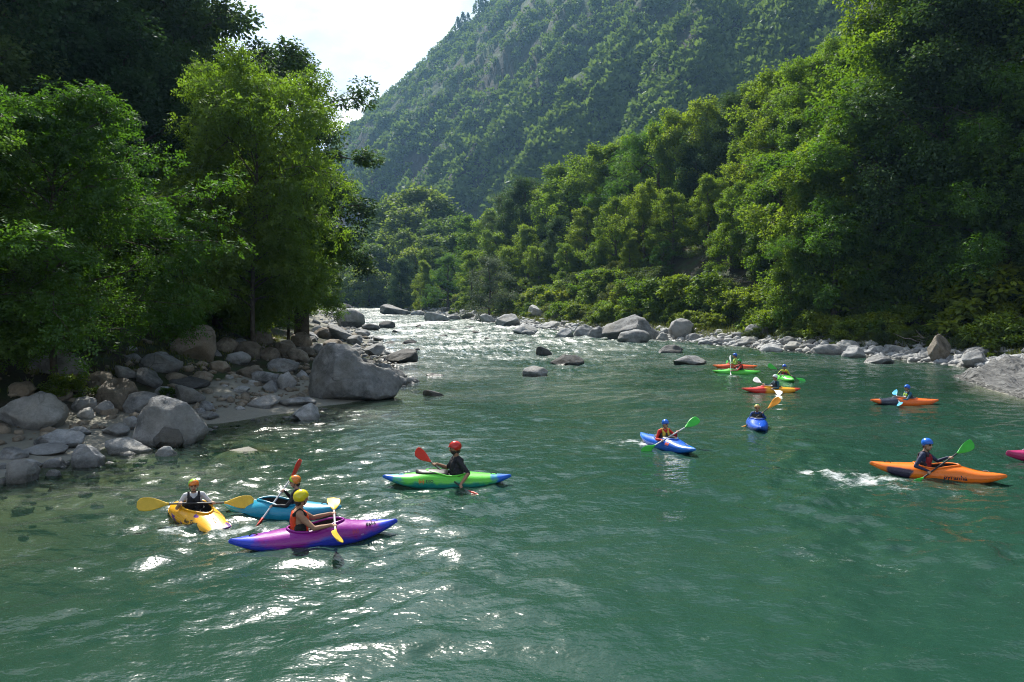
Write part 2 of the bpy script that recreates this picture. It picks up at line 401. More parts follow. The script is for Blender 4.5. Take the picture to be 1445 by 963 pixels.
ground = obj('ground', submesh('ground', Vg, Fq[~is_m], {'sand': np.clip(sandy, 0, 1)}), M['ground']); tag(ground, kind='structure')

m, nt = new_mat('mountain')
P = pos(nt)
mp = N(nt, 'ShaderNodeMapping'); LK(nt, P, mp.inputs[0]); mp.inputs['Rotation'].default_value = (0, 0, R(-41)); mp.inputs['Scale'].default_value = (.35, 1.0, .6)
na = noise(nt, .03, mp.outputs[0], 8.0, .6); nb = noise(nt, .12, P, 7.0, .65); nc = noise(nt, .6, P, 5.0, .7)
veg = mixc(nt, ramp(nt, nb, .35, .65), (.022, .05, .015), (.065, .105, .026))
veg = mixc(nt, ramp(nt, nc, .5, .7), veg, (.03, .05, .022))
rockc = mixc(nt, ramp(nt, nc, .3, .7), (.02, .028, .015), (.048, .055, .032))
scree = mixc(nt, nc, (.026, .024, .024), (.052, .046, .045))
fac = math_(nt, 'ADD', math_(nt, 'MULTIPLY', math_(nt, 'SUBTRACT', na, .5), 2.2), math_(nt, 'MULTIPLY', math_(nt, 'SUBTRACT', attr(nt, 'slope'), .9), 1.1))
c = mixc(nt, ramp(nt, math_(nt, 'ADD', fac, .02), .3, .6), veg, rockc)
c = mixc(nt, math_(nt, 'MULTIPLY', ramp(nt, noise(nt, .018, mp.outputs[0], 5.0), .44, .56), attr(nt, 'scree')), c, scree)
out(nt, principled(nt, c, .95, bump(nt, math_(nt, 'ADD', nb, math_(nt, 'MULTIPLY', nc, .5)), .8, 2.5), .1)); M['mountain'] = m
scr = (sstep(230, 120, GZ) * .9 + .1).reshape(-1)
mountain = obj('mountain', submesh('mountain', Vg, Fq[is_m], {'slope': slope, 'scree': scr}), M['mountain']); tag(mountain, kind='structure')

# ------------------------------------------------------------------ water
KAYAK_PX = [(279,731),(397,724),(446,763),(631,683),(942,631),(1068,601),(1088,553),(1107,536),(1039,527),(1037,521),(1276,571),(1319,677)]
wy = np.concatenate([np.arange(-14, 3.5, .5), np.arange(3.5, 22, .085), np.geomspace(22.05, 300, 330)])
NU = 410
us = np.linspace(0, 1, NU)
WY, US = np.meshgrid(wy, us, indexing='ij')
xl, xr = XL(wy) - 2.5, XR(wy) + 2.5
WX = xl[:, None] + (xr - xl)[:, None] * US
depth = zw(WY) - ground_z(WX, WY)
# flow frame: the current runs from far left to near right
def waves(X, Y):
    wx = X + .5 * perlin(X * .35, Y * .35, 2.0); wy_ = Y + .5 * perlin(X * .35, Y * .35, 7.0)
    a = R(20); u = wx * math.cos(a) + wy_ * math.sin(a); v = -wx * math.sin(a) + wy_ * math.cos(a)
    rap = sstep(22, 60, Y - .35 * X + 3 * perlin(X * .1, Y * .1, 3.0))          # rough water upstream
    lane = .42 + .72 * sstep(-.2, .35, perlin(X * .16 + .4, Y * .07, 5.5))      # slick and ruffled lanes
    calm = sstep(-2.5, 2.0, X + .12 * Y) * .55 + .45
    amp = (.45 + .55 * calm) * lane
    h = 0.085 * amp * perlin(u * .6, v * 1.0, .3) + .066 * amp * perlin(u * 1.5, v * 2.4, 1.3)
    h += .03 * amp * (1 - 2 * np.abs(perlin(u * 2.4, v * 4.2, 2.1))) + +.013 * amp * perlin(u * 5.2, v * 8.2, 3.1)
    h += rap * (.14 * perlin(X * .35, Y * .5, 4.0) + +.14 * (1 - 2 * np.abs(perlin(X * .7, Y * .95, 5.0))) + .07 * perlin(X * 1.6, Y * 2.0, 6.0))
    return h, rap
H, RAP = waves(WX, WY)
foam = RAP * np.clip(fbm(WX * .45, WY * .55, 11.0, 4) * .8 + .25, 0, .8)
foam *= .62
# eddy fence, kayak wakes and bow waves
def blob(x, y, sx, sy, rot=0.0):
    dx, dy = WX - x, WY - y; c_, s_ = math.cos(rot), math.sin(rot)
    return np.exp(-(((dx * c_ + dy * s_) / sx) ** 2 + ((-dx * s_ + dy * c_) / sy) ** 2))
WK = 0
for px, py, sx, sy, w, ro in [(1185,671,.9,.34,.95,0),(1228,679,.75,.3,.95,0),(1150,667,.5,.22,.7,0),(1255,690,1.2,.35,.4,-.3),(1380,692,1.0,.25,.45,0),(905,625,.9,.5,.95,0),(960,645,.9,.25,.3,0),
                          (270,752,1.1,.3,.7,0),(330,748,.9,.3,.45,0),(240,730,.7,.35,.4,0),(420,775,1.5,.25,.28,.2),(1075,617,.7,.3,.35,0),
                          (1030,532,1.4,.5,.5,0),(1180,790,1.1,.3,.4,-.5),(1090,515,3,.8,.4,0),(650,690,1.2,.2,.3,0)]:
    p = hit(px, py); WK = WK + w * blob(p[0], p[1], sx, sy, ro)
foam = foam + 1.0 * WK * np.clip(.55 + .9 * fbm(WX * 2.2, WY * 2.6, 3.0, 3), 0, 1.2)
H += WK * .09 * perlin(WX * 3.5, WY * 4.2, 8.0)
FENCE = 0
for (ax, ay, bx, by) in [(415,612,330,668),(1130,668,1240,655)]:
    A, B = hit(ax, ay), hit(bx, by)
    t = np.clip(((WX - A[0]) * (B[0]-A[0]) + (WY - A[1]) * (B[1]-A[1])) / ((B[0]-A[0])**2 + (B[1]-A[1])**2), 0, 1)
    dd = np.hypot(WX - A[0] - t * (B[0]-A[0]) + .12 * np.sin(t * 17), WY - A[1] - t * (B[1]-A[1]))
    FENCE = FENCE + np.exp(-(dd / .07) ** 2) * np.clip(.35 + perlin(t * 9, 1.0), 0, 1)
foam = foam + .55 * FENCE
for (kx, ky) in KAYAK_PX:
    p = hit(kx, ky); dd = np.hypot((WX - p[0]) * .6, WY - p[1])
    H = H + .016 * np.sin(dd * 15 + 1.5 * perlin(WX, WY, 2.0)) * np.exp(-((dd - .7) / .8) ** 2) * (.6 + .8 * perlin(WX * .7, WY * .7, 6.0))
deep = 1 - np.exp(-np.clip(depth, 0, 5) / .5)
WZ = zw(WY) + H * sstep(0, .25, depth)
ii = np.arange(WX.size).reshape(WX.shape)
Fw = np.stack([ii[:-1, :-1], ii[:-1, 1:], ii[1:, 1:], ii[1:, :-1]], -1).reshape(-1, 4)
keep = (depth.reshape(-1)[Fw] > -.25).any(1)
# extra sheet reaching behind the camera shares the same grid edge
wme = submesh('river', np.stack([WX, WY, WZ], -1).reshape(-1, 3), Fw[keep],
              {'foam': np.clip(foam, 0, 1).reshape(-1), 'deep': deep.reshape(-1), 'rap': RAP.reshape(-1)})
m, nt = new_mat('water')
P = pos(nt)
mp = N(nt, 'ShaderNodeMapping'); LK(nt, P, mp.inputs[0]); mp.inputs['Rotation'].default_value = (0, 0, R(-18)); mp.inputs['Scale'].default_value = (.62, 1.0, 1.0)
b1 = noise(nt, 5.5, mp.outputs[0], 3.0, .5); b2 = noise(nt, 17.0, mp.outputs[0], 2.0, .5); b3 = noise(nt, 1.6, mp.outputs[0], 2.0, .5)
rap = attr(nt, 'rap')
hgt = math_(nt, 'ADD', math_(nt, 'ADD', math_(nt, 'MULTIPLY', b1, .6), math_(nt, 'MULTIPLY', b2, .2)), math_(nt, 'MULTIPLY', b3, 1.2))
hgt = math_(nt, 'MULTIPLY', hgt, math_(nt, 'ADD', math_(nt, 'MULTIPLY', rap, 1.8), .8))
nrm = bump(nt, hgt, 1.0, .042)
gl = N(nt, 'ShaderNodeBsdfGlossy', Roughness=.06); LK(nt, math_(nt, 'ADD', math_(nt, 'MULTIPLY', math_(nt, 'MULTIPLY', rap, ramp(nt, noise(nt, .35, mp.outputs[0], 5.0, .65), .36, .62)), .11), math_(nt, 'ADD', .085, math_(nt, 'MULTIPLY', ramp(nt, noise(nt, .13, mp.outputs[0], 3.0), .42, .62), .09))), gl.inputs['Roughness']); gl.inputs[0].default_value = (1, 1, 1, 1); LK(nt, nrm, gl.inputs['Normal'])
body = mixc(nt, noise(nt, .25, P, 3.0), (.011, .047, .031), (.020, .060, .041))
df = N(nt, 'ShaderNodeBsdfDiffuse'); LK(nt, body, df.inputs[0]); LK(nt, nrm, df.inputs['Normal'])
tr = N(nt, 'ShaderNodeBsdfTransparent'); tr.inputs[0].default_value = (.62, .72, .55, 1)
ms = N(nt, 'ShaderNodeMixShader'); LK(nt, attr(nt, 'deep'), ms.inputs[0]); LK(nt, tr.outputs[0], ms.inputs[1]); LK(nt, df.outputs[0], ms.inputs[2])
fr = N(nt, 'ShaderNodeFresnel', IOR=1.333); LK(nt, nrm, fr.inputs['Normal'])
m2 = N(nt, 'ShaderNodeMixShader'); LK(nt, fr.outputs[0], m2.inputs[0]); LK(nt, ms.outputs[0], m2.inputs[1]); LK(nt, gl.outputs[0], m2.inputs[2])
fo = N(nt, 'ShaderNodeBsdfDiffuse'); fo.inputs[0].default_value = (.78, .81, .82, 1)
fn = math_(nt, 'ADD', math_(nt, 'MULTIPLY', noise(nt, 6.0, mp.outputs[0], 12.0, .9), 4.0), -2.1)
ff = ramp(nt, math_(nt, 'ADD', attr(nt, 'foam'), fn), .3, .95)
m3 = N(nt, 'ShaderNodeMixShader'); LK(nt, math_(nt, 'MULTIPLY', ff, .72), m3.inputs[0]); LK(nt, m2.outputs[0], m3.inputs[1]); LK(nt, fo.outputs[0], m3.inputs[2])
out(nt, m3.outputs[0]); M['water'] = m
river = obj('river', wme, M['water']); tag(river, kind='structure')
def water_h(x, y):
    return float(zw(y) + waves(np.array([x]), np.array([y]))[0][0])
# ------------------------------------------------------------------ rocks
def rock_mesh(seed, sub=4, facets=7, rough=.10, cut=(.62, .92), flat=False):
    r = np.random.default_rng(seed)
    bm = bmesh.new(); bmesh.ops.create_icosphere(bm, subdivisions=sub, radius=1)
    V = np.array([v.co[:] for v in bm.verts])
    for i in range(facets):
        n = r.normal(size=3); n /= np.linalg.norm(n); o = r.uniform(*cut)
        d = V @ n - o; V = V - np.outer(np.maximum(d, 0) * .98, n)
    o3 = r.uniform(-50, 50, 3)
    nn = V / (np.linalg.norm(V, axis=1)[:, None] + 1e-6)
    q = V * 1.1 + o3; V = V + nn * (rough * 1.3 * perlin(q[:, 0], q[:, 1], q[:, 2]))[:, None]
    q = V * 3.1 + o3; V = V + nn * (rough * .7 * fbm(q[:, 0], q[:, 1], q[:, 2], 3))[:, None]
    V -= (V.max(0) + V.min(0)) / 2; V /= (V.max(0) - V.min(0)) / 2
    for v, c_ in zip(bm.verts, V): v.co = c_
    me = bpy.data.meshes.new('rock'); bm.to_mesh(me); bm.free()
    me.polygons.foreach_set('use_smooth', [not flat] * len(me.polygons)); return me
def peak_mesh(seed):
    me = rock_mesh(seed, 4, 3, .06, (.8, .95)); V = np.array([v.co[:] for v in me.vertices])
    for n in ((-.62, -.5, .6), (.75, -.45, .5), (.1, -.85, .45), (.3, .8, .55), (-.8, .4, .5), (.15, -.3, .95), (-.9, -.1, .2)):
        n = np.array(n) / np.linalg.norm(n); d = (V - [-.12, 0, -.25]) @ n - .55; V -= np.outer(np.maximum(d, 0) * .97, n)
    V -= (V.max(0) + V.min(0)) / 2; V /= (V.max(0) - V.min(0)) / 2
    q = V * 2.2; V += .06 * np.stack([fbm(q[:, 0] + k, q[:, 1], q[:, 2], 3) for k in (0, 9, 18)], 1)
    me.vertices.foreach_set('co', V.astype(np.float32).ravel()); me.update(); return me
ROCK = {'round': [rock_mesh(10 + i, 4, 8, .11, (.68, .95)) for i in range(7)],
        'angular': [rock_mesh(30 + i, 4, 13, .07, (.45, .82)) for i in range(7)],
        'peak': [peak_mesh(77)],
        'flat': [rock_mesh(50 + i, 4, 9, .09, (.55, .9)) for i in range(5)]}
ADJ = dict(peak='pointed', round='rounded', angular='angular', flat='low flat', rock_grey='grey', rock_brown='brown', rock_pale='pale', rock_dark='dark', rock_slab='grey')
_rock_cache = {}
def rock_data(style, mat):
    me = random.choice(ROCK[style])
    if not me.materials: me.materials.append(M['rock_grey'])
    return me
def place_rock(x, y, z0, w, d, h, style, mat, label, group=None, name='boulder', rz=None, tilt=.12, sink=.28):
    o = bpy.data.objects.new(name, rock_data(style, mat)); link(o)
    o.material_slots[0].link = 'OBJECT'; o.material_slots[0].material = M[mat]
    full = h / (1 - sink)
    o.scale = (w / 2 * 1.04, d / 2, full / 2)
    o.location = (x, y, z0 + h - full / 2)
    o.rotation_euler = (random.uniform(-tilt, tilt), random.uniform(-tilt, tilt), random.choice((0, math.pi)) + random.uniform(-.35, .35) if rz is None else rz)
    tag(o, label.format(adj=ADJ[style] + ' ' + ADJ[mat]), 'rock', group); return o
ROCKPOS = []
def px_rock(cx, by, w, h, style, mat, label, group=None, name='boulder', deep=.8, **kw):
    p = hit(cx, by); s = p[1] / FPX
    W_, H_ = w * s, h * s
    D_ = W_ * deep
    y = p[1] + D_ * .42; x = p[0] * y / p[1]
    ROCKPOS.append((x, y, max(W_, D_) / 2))
    base = min(p[2], gz(x, y)) if gz(x, y) > zw(y) else p[2] - .1
    hh = p[2] + H_ * .97 - base
    return place_rock(x, y, base, W_, D_, max(hh, .05), style, mat, label, group, name, **kw)
GA = 'boulders on the sandy beach below the trees'; LA = '{adj} boulder resting on the sandy beach below the trees'
GB = 'brown boulders in the shade behind the beach'; LB = '{adj} boulder in the shade under the trees behind the beach'
GC = 'boulders upstream of the big smooth boulder'; LC = '{adj} boulder on the stony bank upstream of the big smooth boulder'
GD = 'rocks standing in the rapids'; LD = 'wet dark rock breaking the surface of the rapids in midstream'
GE = 'boulders lining the bushy bank'; LE = '{adj} boulder at the waterline below the bushes of the opposite bank'
beach = [(203,585,58,31,'round','rock_grey'),(164,578,55,44,'round','rock_brown'),(50,608,100,53,'round','rock_grey'),(86,634,63,26,'flat','rock_grey'),
 (123,660,46,32,'round','rock_grey'),(26,682,56,30,'flat','rock_grey'),(63,645,62,14,'flat','rock_pale'),(78,660,30,13,'round','rock_grey'),(166,617,38,19,'round','rock_grey'),
 (236,645,30,14,'round','rock_pale'),(121,583,38,22,'round','rock_grey'),(148,586,28,20,'round','rock_grey'),(122,591,25,14,'round','rock_pale'),
 (272,571,55,28,'angular','rock_grey'),(292,580,30,14,'flat','rock_grey'),(292,593,30,10,'flat','rock_pale'),(189,608,30,20,'flat','rock_grey'),
 (375,544,40,20,'angular','rock_grey'),(379,554,28,16,'angular','rock_grey'),(372,577,48,17,'angular','rock_pale'),(420,575,50,13,'flat','rock_grey'),
 (398,526,48,20,'round','rock_grey'),(45,662,30,12,'round','rock_pale'),(110,616,34,12,'flat','rock_grey'),(20,650,40,16,'round','rock_grey'),(76,673,22,9,'round','rock_grey'),(340,555,26,10,'flat','rock_pale'),(318,566,22,8,'flat','rock_grey')]
for b in beach: px_rock(*b, LA, GA)
shade = [(86,531,73,32,'round','rock_grey'),(211,547,40,27,'angular','rock_grey'),(272,508,62,50,'angular','rock_brown'),(226,527,62,28,'round','rock_grey'),
 (266,548,60,15,'flat','rock_dark'),(285,538,30,14,'round','rock_brown'),(337,515,35,18,'round','rock_grey'),(352,534,38,16,'round','rock_brown'),
 (350,506,36,25,'round','rock_brown'),(403,504,32,25,'round','rock_brown'),(140,545,45,20,'round','rock_brown'),(30,560,40,20,'round','rock_brown'),(380,510,30,20,'round','rock_brown'),
 (310,525,30,16,'round','rock_brown'),(320,498,36,22,'round','rock_brown'),(370,487,30,20,'round','rock_brown'),(425,490,30,22,'round','rock_brown'),(455,478,26,16,'round','rock_brown'),(250,540,30,14,'round','rock_brown')]
for b in shade: px_rock(*b, LB, GB)
upst = [(480,482,44,24,'angular','rock_grey'),(523,467,25,10,'angular','rock_grey'),(501,487,22,14,'angular','rock_grey'),(447,498,22,14,'round','rock_grey'),
 (529,503,38,19,'angular','rock_pale'),(556,536,42,16,'angular','rock_grey'),(562,544,25,12,'round','rock_pale'),(515,518,30,10,'flat','rock_dark'),(540,522,26,8,'flat','rock_grey'),
 (500,505,26,11,'angular','rock_grey'),(470,495,28,16,'angular','rock_brown'),(535,482,18,8,'angular','rock_grey'),(512,475,20,9,'angular','rock_grey')]
for b in upst: px_rock(*b, LC, GC)
mid = [(546,465,23,12),(577,487,22,8),(550,487,14,5),(587,496,15,5),(626,477,18,5),(748,488,18,5),(672,472,20,6),(662,464,14,4),(616,533,30,5),(612,559,30,9),
       (487,436,22,8),(560,470,12,4),(690,480,14,4),(590,462,14,4),(720,483,12,3),(640,468,12,4),(700,497,14,3)]
for b in mid: px_rock(*b, 'angular', 'rock_dark', LD, GD, name='river_rock')
right = [(894,485,46,20,'round'),(963,476,38,27,'round'),(995,488,22,8,'round'),(1016,488,24,10,'round'),(1068,477,34,21,'round'),(1055,489,30,13,'round'),(1087,498,30,13,'round'),
 (1115,488,30,13,'round'),(1120,495,30,13,'round'),(1168,501,42,16,'round'),(1204,506,36,18,'round'),(1196,498,40,18,'round'),(1263,499,32,12,'flat'),(1043,479,20,10,'round'),
 (760,449,28,19,'angular'),(791,451,28,19,'angular'),(804,453,16,16,'round'),(741,472,38,15,'angular'),(746,474,20,8,'round'),(796,478,26,15,'angular'),(822,477,34,19,'angular'),
 (844,478,26,18,'angular'),(716,461,38,19,'angular'),(688,456,24,13,'angular'),(657,451,24,11,'angular'),(558,445,44,16,'angular'),(617,454,36,13,'angular'),(590,446,20,8,'round'),(640,452,18,8,'round'),
 (935,482,18,12,'round'),(980,483,22,12,'round'),(1030,486,18,9,'round'),(1140,497,24,12,'round'),(1230,503,22,11,'round'),(1240,498,20,10,'round'),(775,466,26,13,'angular'),(860,470,22,14,'angular'),(915,475,20,13,'angular'),
 (1290,503,26,10,'flat'),(1308,508,22,9,'round')]
for b in right: px_rock(*b, random.choice(('rock_grey', 'rock_grey', 'rock_pale', 'rock_pale')), LE, GE)
# singled-out rocks
px_rock(241,629,98,70,'peak','rock_grey','dark angular pointed boulder at the water edge of the sandy beach',deep=.7,rz=.0,tilt=.02)
px_rock(237,632,46,30,'angular','rock_dark','small dark block leaning against the front of the pointed angular boulder',deep=.6)
px_rock(183,641,68,20,'flat','rock_pale','flat pale slab lying at the water line beside the pointed boulder')
px_rock(430,594,48,23,'angular','rock_pale','pale wedge shaped rock alone in shallow water below the big smooth boulder')
px_rock(405,551,27,27,'angular','rock_pale','pale blue grey upright stone touching the big smooth boulder')
px_rock(420,511,30,20,'angular','rock_brown','tawny yellowish boulder behind the big smooth boulder')
px_rock(494,463,40,28,'angular','rock_grey','large tilted grey boulder where the stony bank meets the white rapids')
px_rock(566,513,48,20,'angular','rock_dark','low dark boulder standing in the water just upstream of the big smooth boulder')
px_rock(800,517,48,16,'angular','rock_dark','low dark humped rock in midstream, biggest of the midstream rocks', name='river_rock')
px_rock(768,502,23,13,'angular','rock_dark','small pointed rock just upstream of the humped midstream rock', name='river_rock')
px_rock(755,532,35,14,'angular','rock_grey','low pale topped rock just downstream of the humped midstream rock', name='river_rock')
px_rock(890,481,86,37,'angular','rock_grey','largest grey boulder at the foot of the bushy bank',deep=.7)
px_rock(857,448,30,24,'angular','rock_brown','reddish brown upright boulder among bushes above the grey shore boulders')
px_rock(516,425,20,19,'angular','rock_brown','upright standing rock at the head of the rapids')
px_rock(974,516,60,14,'angular','rock_grey','long low ridged rock in the water beside the green kayak group', name='river_rock')
px_rock(947,500,36,13,'round','rock_dark','round dark rock in the water below the bushy bank', name='river_rock')
px_rock(1238,514,42,12,'flat','rock_grey','low flat boulder alone at the mouth of the small sandy inlet')
px_rock(1326,512,52,42,'angular','rock_brown','long brown boulder leaning over the sandy inlet',rz=.7,deep=.45)
px_rock(1376,520,46,28,'angular','rock_grey','blue grey flat faced block beside the pale rock outcrop',deep=.6)
px_rock(1418,470,44,22,'angular','rock_grey','dark grey boulder lying on top of the pale rock outcrop')

def remesh_obj(V, F, vox, smooth=3):
    me = pmesh('tmp', V, F); o = bpy.data.objects.new('tmp', me); COL.objects.link(o)
    md = o.modifiers.new('r', 'REMESH'); md.mode = 'VOXEL'; md.voxel_size = vox
    if smooth:
        ms_ = o.modifiers.new('s', 'SMOOTH'); ms_.factor = .5; ms_.iterations = smooth
    dg = bpy.context.evaluated_depsgraph_get()
    r = bpy.data.meshes.new_from_object(o.evaluated_get(dg))
    bpy.data.objects.remove(o); bpy.data.meshes.remove(me)
    r.polygons.foreach_set('use_smooth', [True] * len(r.polygons)); return r
_ico = {}
def ico(sub):
    if sub not in _ico:
        bm = bmesh.new(); bmesh.ops.create_icosphere(bm, subdivisions=sub, radius=1)
        _ico[sub] = (np.array([v.co[:] for v in bm.verts]), [tuple(v.index for v in f.verts) for f in bm.faces]); bm.free()
    return _ico[sub]
# the big smooth boulder (about 3.6 m wide, 2 m high)
p = hit(487, 567); s = p[1] / FPX
Vs, Fs, n0 = [], [], 0
for (cx, cz, rx, ry, rz_, tl) in [(462,.78,44,1.15,1.2,.05),(448,.35,32,1.1,.85,0),(497,.45,46,1.15,.78,-.15),(527,.42,31,.95,.70,.12),(474,1.25,26,.8,.68,.2)]:
    v, f = ico(3); c_, s_ = math.cos(tl), math.sin(tl)
    q = v * np.array([rx * s, ry, rz_]); q = np.stack([q[:, 0] * c_ + q[:, 2] * s_, q[:, 1], -q[:, 0] * s_ + q[:, 2] * c_], 1)
    Vs.append(q + np.array([(cx - 722.5) * s, 0, cz])); Fs += [tuple(i + n0 for i in t) for t in f]; n0 += len(v)
me = remesh_obj(np.concatenate(Vs), Fs, .06, 22)
V = np.array([v.co[:] for v in me.vertices]); nrm = np.array([v.normal[:] for v in me.vertices])
for n_, o_ in (((.55, -.75, .35), 1.15), ((-.75, -.6, .3), 1.25), ((.75, -.5, .45), 1.85)):
    n_ = np.array(n_) / np.linalg.norm(n_); cc_ = np.array([(480 - 722.5) * s, 0, .3])
    d = (V - cc_) @ n_ - o_ * .82; V -= np.outer(np.maximum(d, 0) * .8, n_)
V += nrm * (.14 * perlin(V[:, 0] * .9, V[:, 1] * .9, V[:, 2] * .9) + .05 * fbm(V[:, 0] * 2.5, V[:, 1] * 2.5, V[:, 2] * 2.5, 3))[:, None]
V[:, 2] = (V[:, 2] - V[:, 2].min()) / (V[:, 2].max() - V[:, 2].min()) * (80 * s + .45) - .4
me.vertices.foreach_set('co', V.astype(np.float32).ravel()); me.update()
bb = obj('boulder', me, M['rock_grey']); bb.location = (0, p[1] + 1.0, p[2]); tag(bb, 'huge smooth grey boulder with a pale foot at the tip of the beach', 'rock')
ROCKPOS.append(((487 - 722.5) * s, p[1] + 1.0, 1.7))
# sloping rock outcrop at the water on the opposite side
xs = np.linspace(0, 1, 110); ys = np.linspace(0, 1, 80); UX, UY = np.meshgrid(xs, ys)
PY = 23.6 + 10.5 * UY; PX = 17.8 + .30 * (PY - 23.6) + 9 * UX
e = np.minimum(sstep(0, .16, UX), np.minimum(sstep(0, .12, UY), sstep(1, .8, UY)))
hh = -.55 + 2.2 * e * (.30 + .75 * UX) * (.55 + .6 * UY) + .22 * e * fbm(PX * .5, PY * .5, 3.0, 4)
strata = (PX * .35 + PY * .2 + hh * 1.6) * 1.5
hh += e * (.09 * (2 * np.abs((strata % 1) - .5)) + .10 * (1 - np.abs(2 * perlin(PX * .25 + PY * .35, (PX - PY) * 1.1, .5))) + .05 * fbm(PX * 2, PY * 2.6, .2, 3))
hh = np.maximum(hh, lut(PX, PY) + .10 * e + .10 * e * fbm(PX * 1.3, PY * 1.7, 4.0, 3) - .25 * (1 - e))
st_ = (PX * .5 - PY * .33 + hh * .9 + .5 * perlin(PX * .5, PY * .5, 1.0)) * 1.5
hh = hh + e * (.22 * np.abs((st_ % 1) - .35) + .10 * (1 - 2 * np.abs(perlin(PX * .9, PY * .5, 7.0))) + .05 * fbm(PX * 2.5, PY * 2.5, 2.0, 3))
ii = np.arange(UX.size).reshape(UX.shape)
F_ = np.stack([ii[:-1, :-1], ii[:-1, 1:], ii[1:, 1:], ii[1:, :-1]], -1).reshape(-1, 4)
oc = obj('rock_outcrop', fast_mesh('rock_outcrop', np.stack([PX, PY, hh], -1).reshape(-1, 3), F_), M['rock_slab'])
tag(oc, 'pale grey layered rock outcrop sloping into the water by the brushwood', 'rock')

# random filling boulders (within the limit) and cobbles as one mass
def clear(x, y, r):
    return all((x - a) ** 2 + (y - b) ** 2 > (.8 * (r + c)) ** 2 for a, b, c in ROCKPOS)
def fill(n, fy, fd, side, smin, smax, style, mats, label, group, name='boulder'):
    k = 0; tries = 0
    while k < n and tries < n * 12:
        tries += 1
        y = fy(); d = fd(y)
        x = float(XL(y)) - d if side < 0 else float(XR(y)) + d
        r = random.uniform(smin, smax) * random.choice((.6, .8, 1, 1.2))
        if not clear(x, y, r): continue
        ROCKPOS.append((x, y, r)); k += 1
        place_rock(x, y, gz(x, y) - .06, 2 * r, 2 * r * random.uniform(.7, 1.1), r * random.uniform(.7, 1.25), random.choice(style), random.choice(mats), label, group, name)
U_ = random.uniform
fill(34, lambda: U_(20, 44), lambda y: U_(3.5, 11), -1, .16, .5, ('round', 'angular'), ('rock_brown', 'rock_grey', 'rock_grey'), LB, GB)
fill(26, lambda: U_(12.5, 26), lambda y: U_(.2, 7), -1, .12, .34, ('round', 'flat'), ('rock_grey', 'rock_pale'), LA, GA)
fill(36, lambda: U_(28, 95), lambda y: U_(-1.0, 6), -1, .25, .75, ('round', 'angular'), ('rock_grey', 'rock_brown', 'rock_pale'), LC, GC)
fill(52, lambda: U_(40, 140), lambda y: U_(-.6, 2.8), 1, .28, .7, ('round', 'angular'), ('rock_grey', 'rock_pale', 'rock_pale', 'rock_grey'), LE, GE)
fill(14, lambda: U_(140, 235), lambda y: U_(-1.5, 3), 1, .5, 1.1, ('angular',), ('rock_grey', 'rock_dark'), LE, GE)
cv, cf = ico(1)
def cobbles(name, n, fy, fd, side, smin, smax, mat):
    Vc, Fc, b = [], [], 0
    for i in range(n):
        y = fy(); d = fd(y); x = float(np.interp(y, _LY, _LX)) - d if side < 0 else float(np.interp(y, _RY, _RX)) + d
        s_ = smin + (smax - smin) * random.random() ** 2.2
        v = cv * (np.array([1, U_(.7, 1), U_(.45, .75)]) * s_) + rng.normal(size=cv.shape) * s_ * .11
        a = U_(0, 6.28); c_, q = math.cos(a), math.sin(a)
        v = np.stack([v[:, 0] * c_ - v[:, 1] * q, v[:, 0] * q + v[:, 1] * c_, v[:, 2]], 1)
        Vc.append(np.append(v, np.full((len(v), 1), 0), 1)[:, :3] + [x, y, 0]); Fc += [(a_ + b, b_ + b, c__ + b) for a_, b_, c__ in cf]; b += len(v)
    V = np.concatenate(Vc); cen = V.reshape(n, -1, 3).mean(1)
    z = ground_z(cen[:, 0], cen[:, 1]); V = V.reshape(n, -1, 3); V[:, :, 2] += z[:, None] + .02
    o = obj(name, fast_mesh(name, V.reshape(-1, 3), np.array(Fc)), M[mat]); tag(o, kind='stuff'); return o
tag(cobbles('cobbles', 1200, lambda: U_(15, 48), lambda y: abs(random.gauss(0, 1)) * 4.5 + (2.2 if y < 27 else .2), -1, .04, .26, 'rock_brown'), 'small brown and grey cobbles scattered over the shaded beach', 'cobbles')
tag(cobbles('cobbles', 240, lambda: U_(11, 24), lambda y: -abs(random.gauss(0, 1)) * 2.4 + .3, -1, .05, .24, 'rock_grey'), 'grey stones under the shallow water along the beach', 'cobbles')
tag(cobbles('cobbles', 900, lambda: U_(28, 150), lambda y: abs(random.gauss(0, 1)) * 2.2 - .5, -1, .08, .4, 'rock_grey'), 'grey cobbles on the stony bank beside the rapids', 'cobbles')
tag(cobbles('cobbles', 4200, lambda: U_(34, 30 + 190 * random.random() ** .8), lambda y: abs(random.gauss(0, 1)) * 2.3 - .5, 1, .1, .5, 'rock_pale'), 'pale cobbles between the boulders of the bushy bank', 'cobbles')

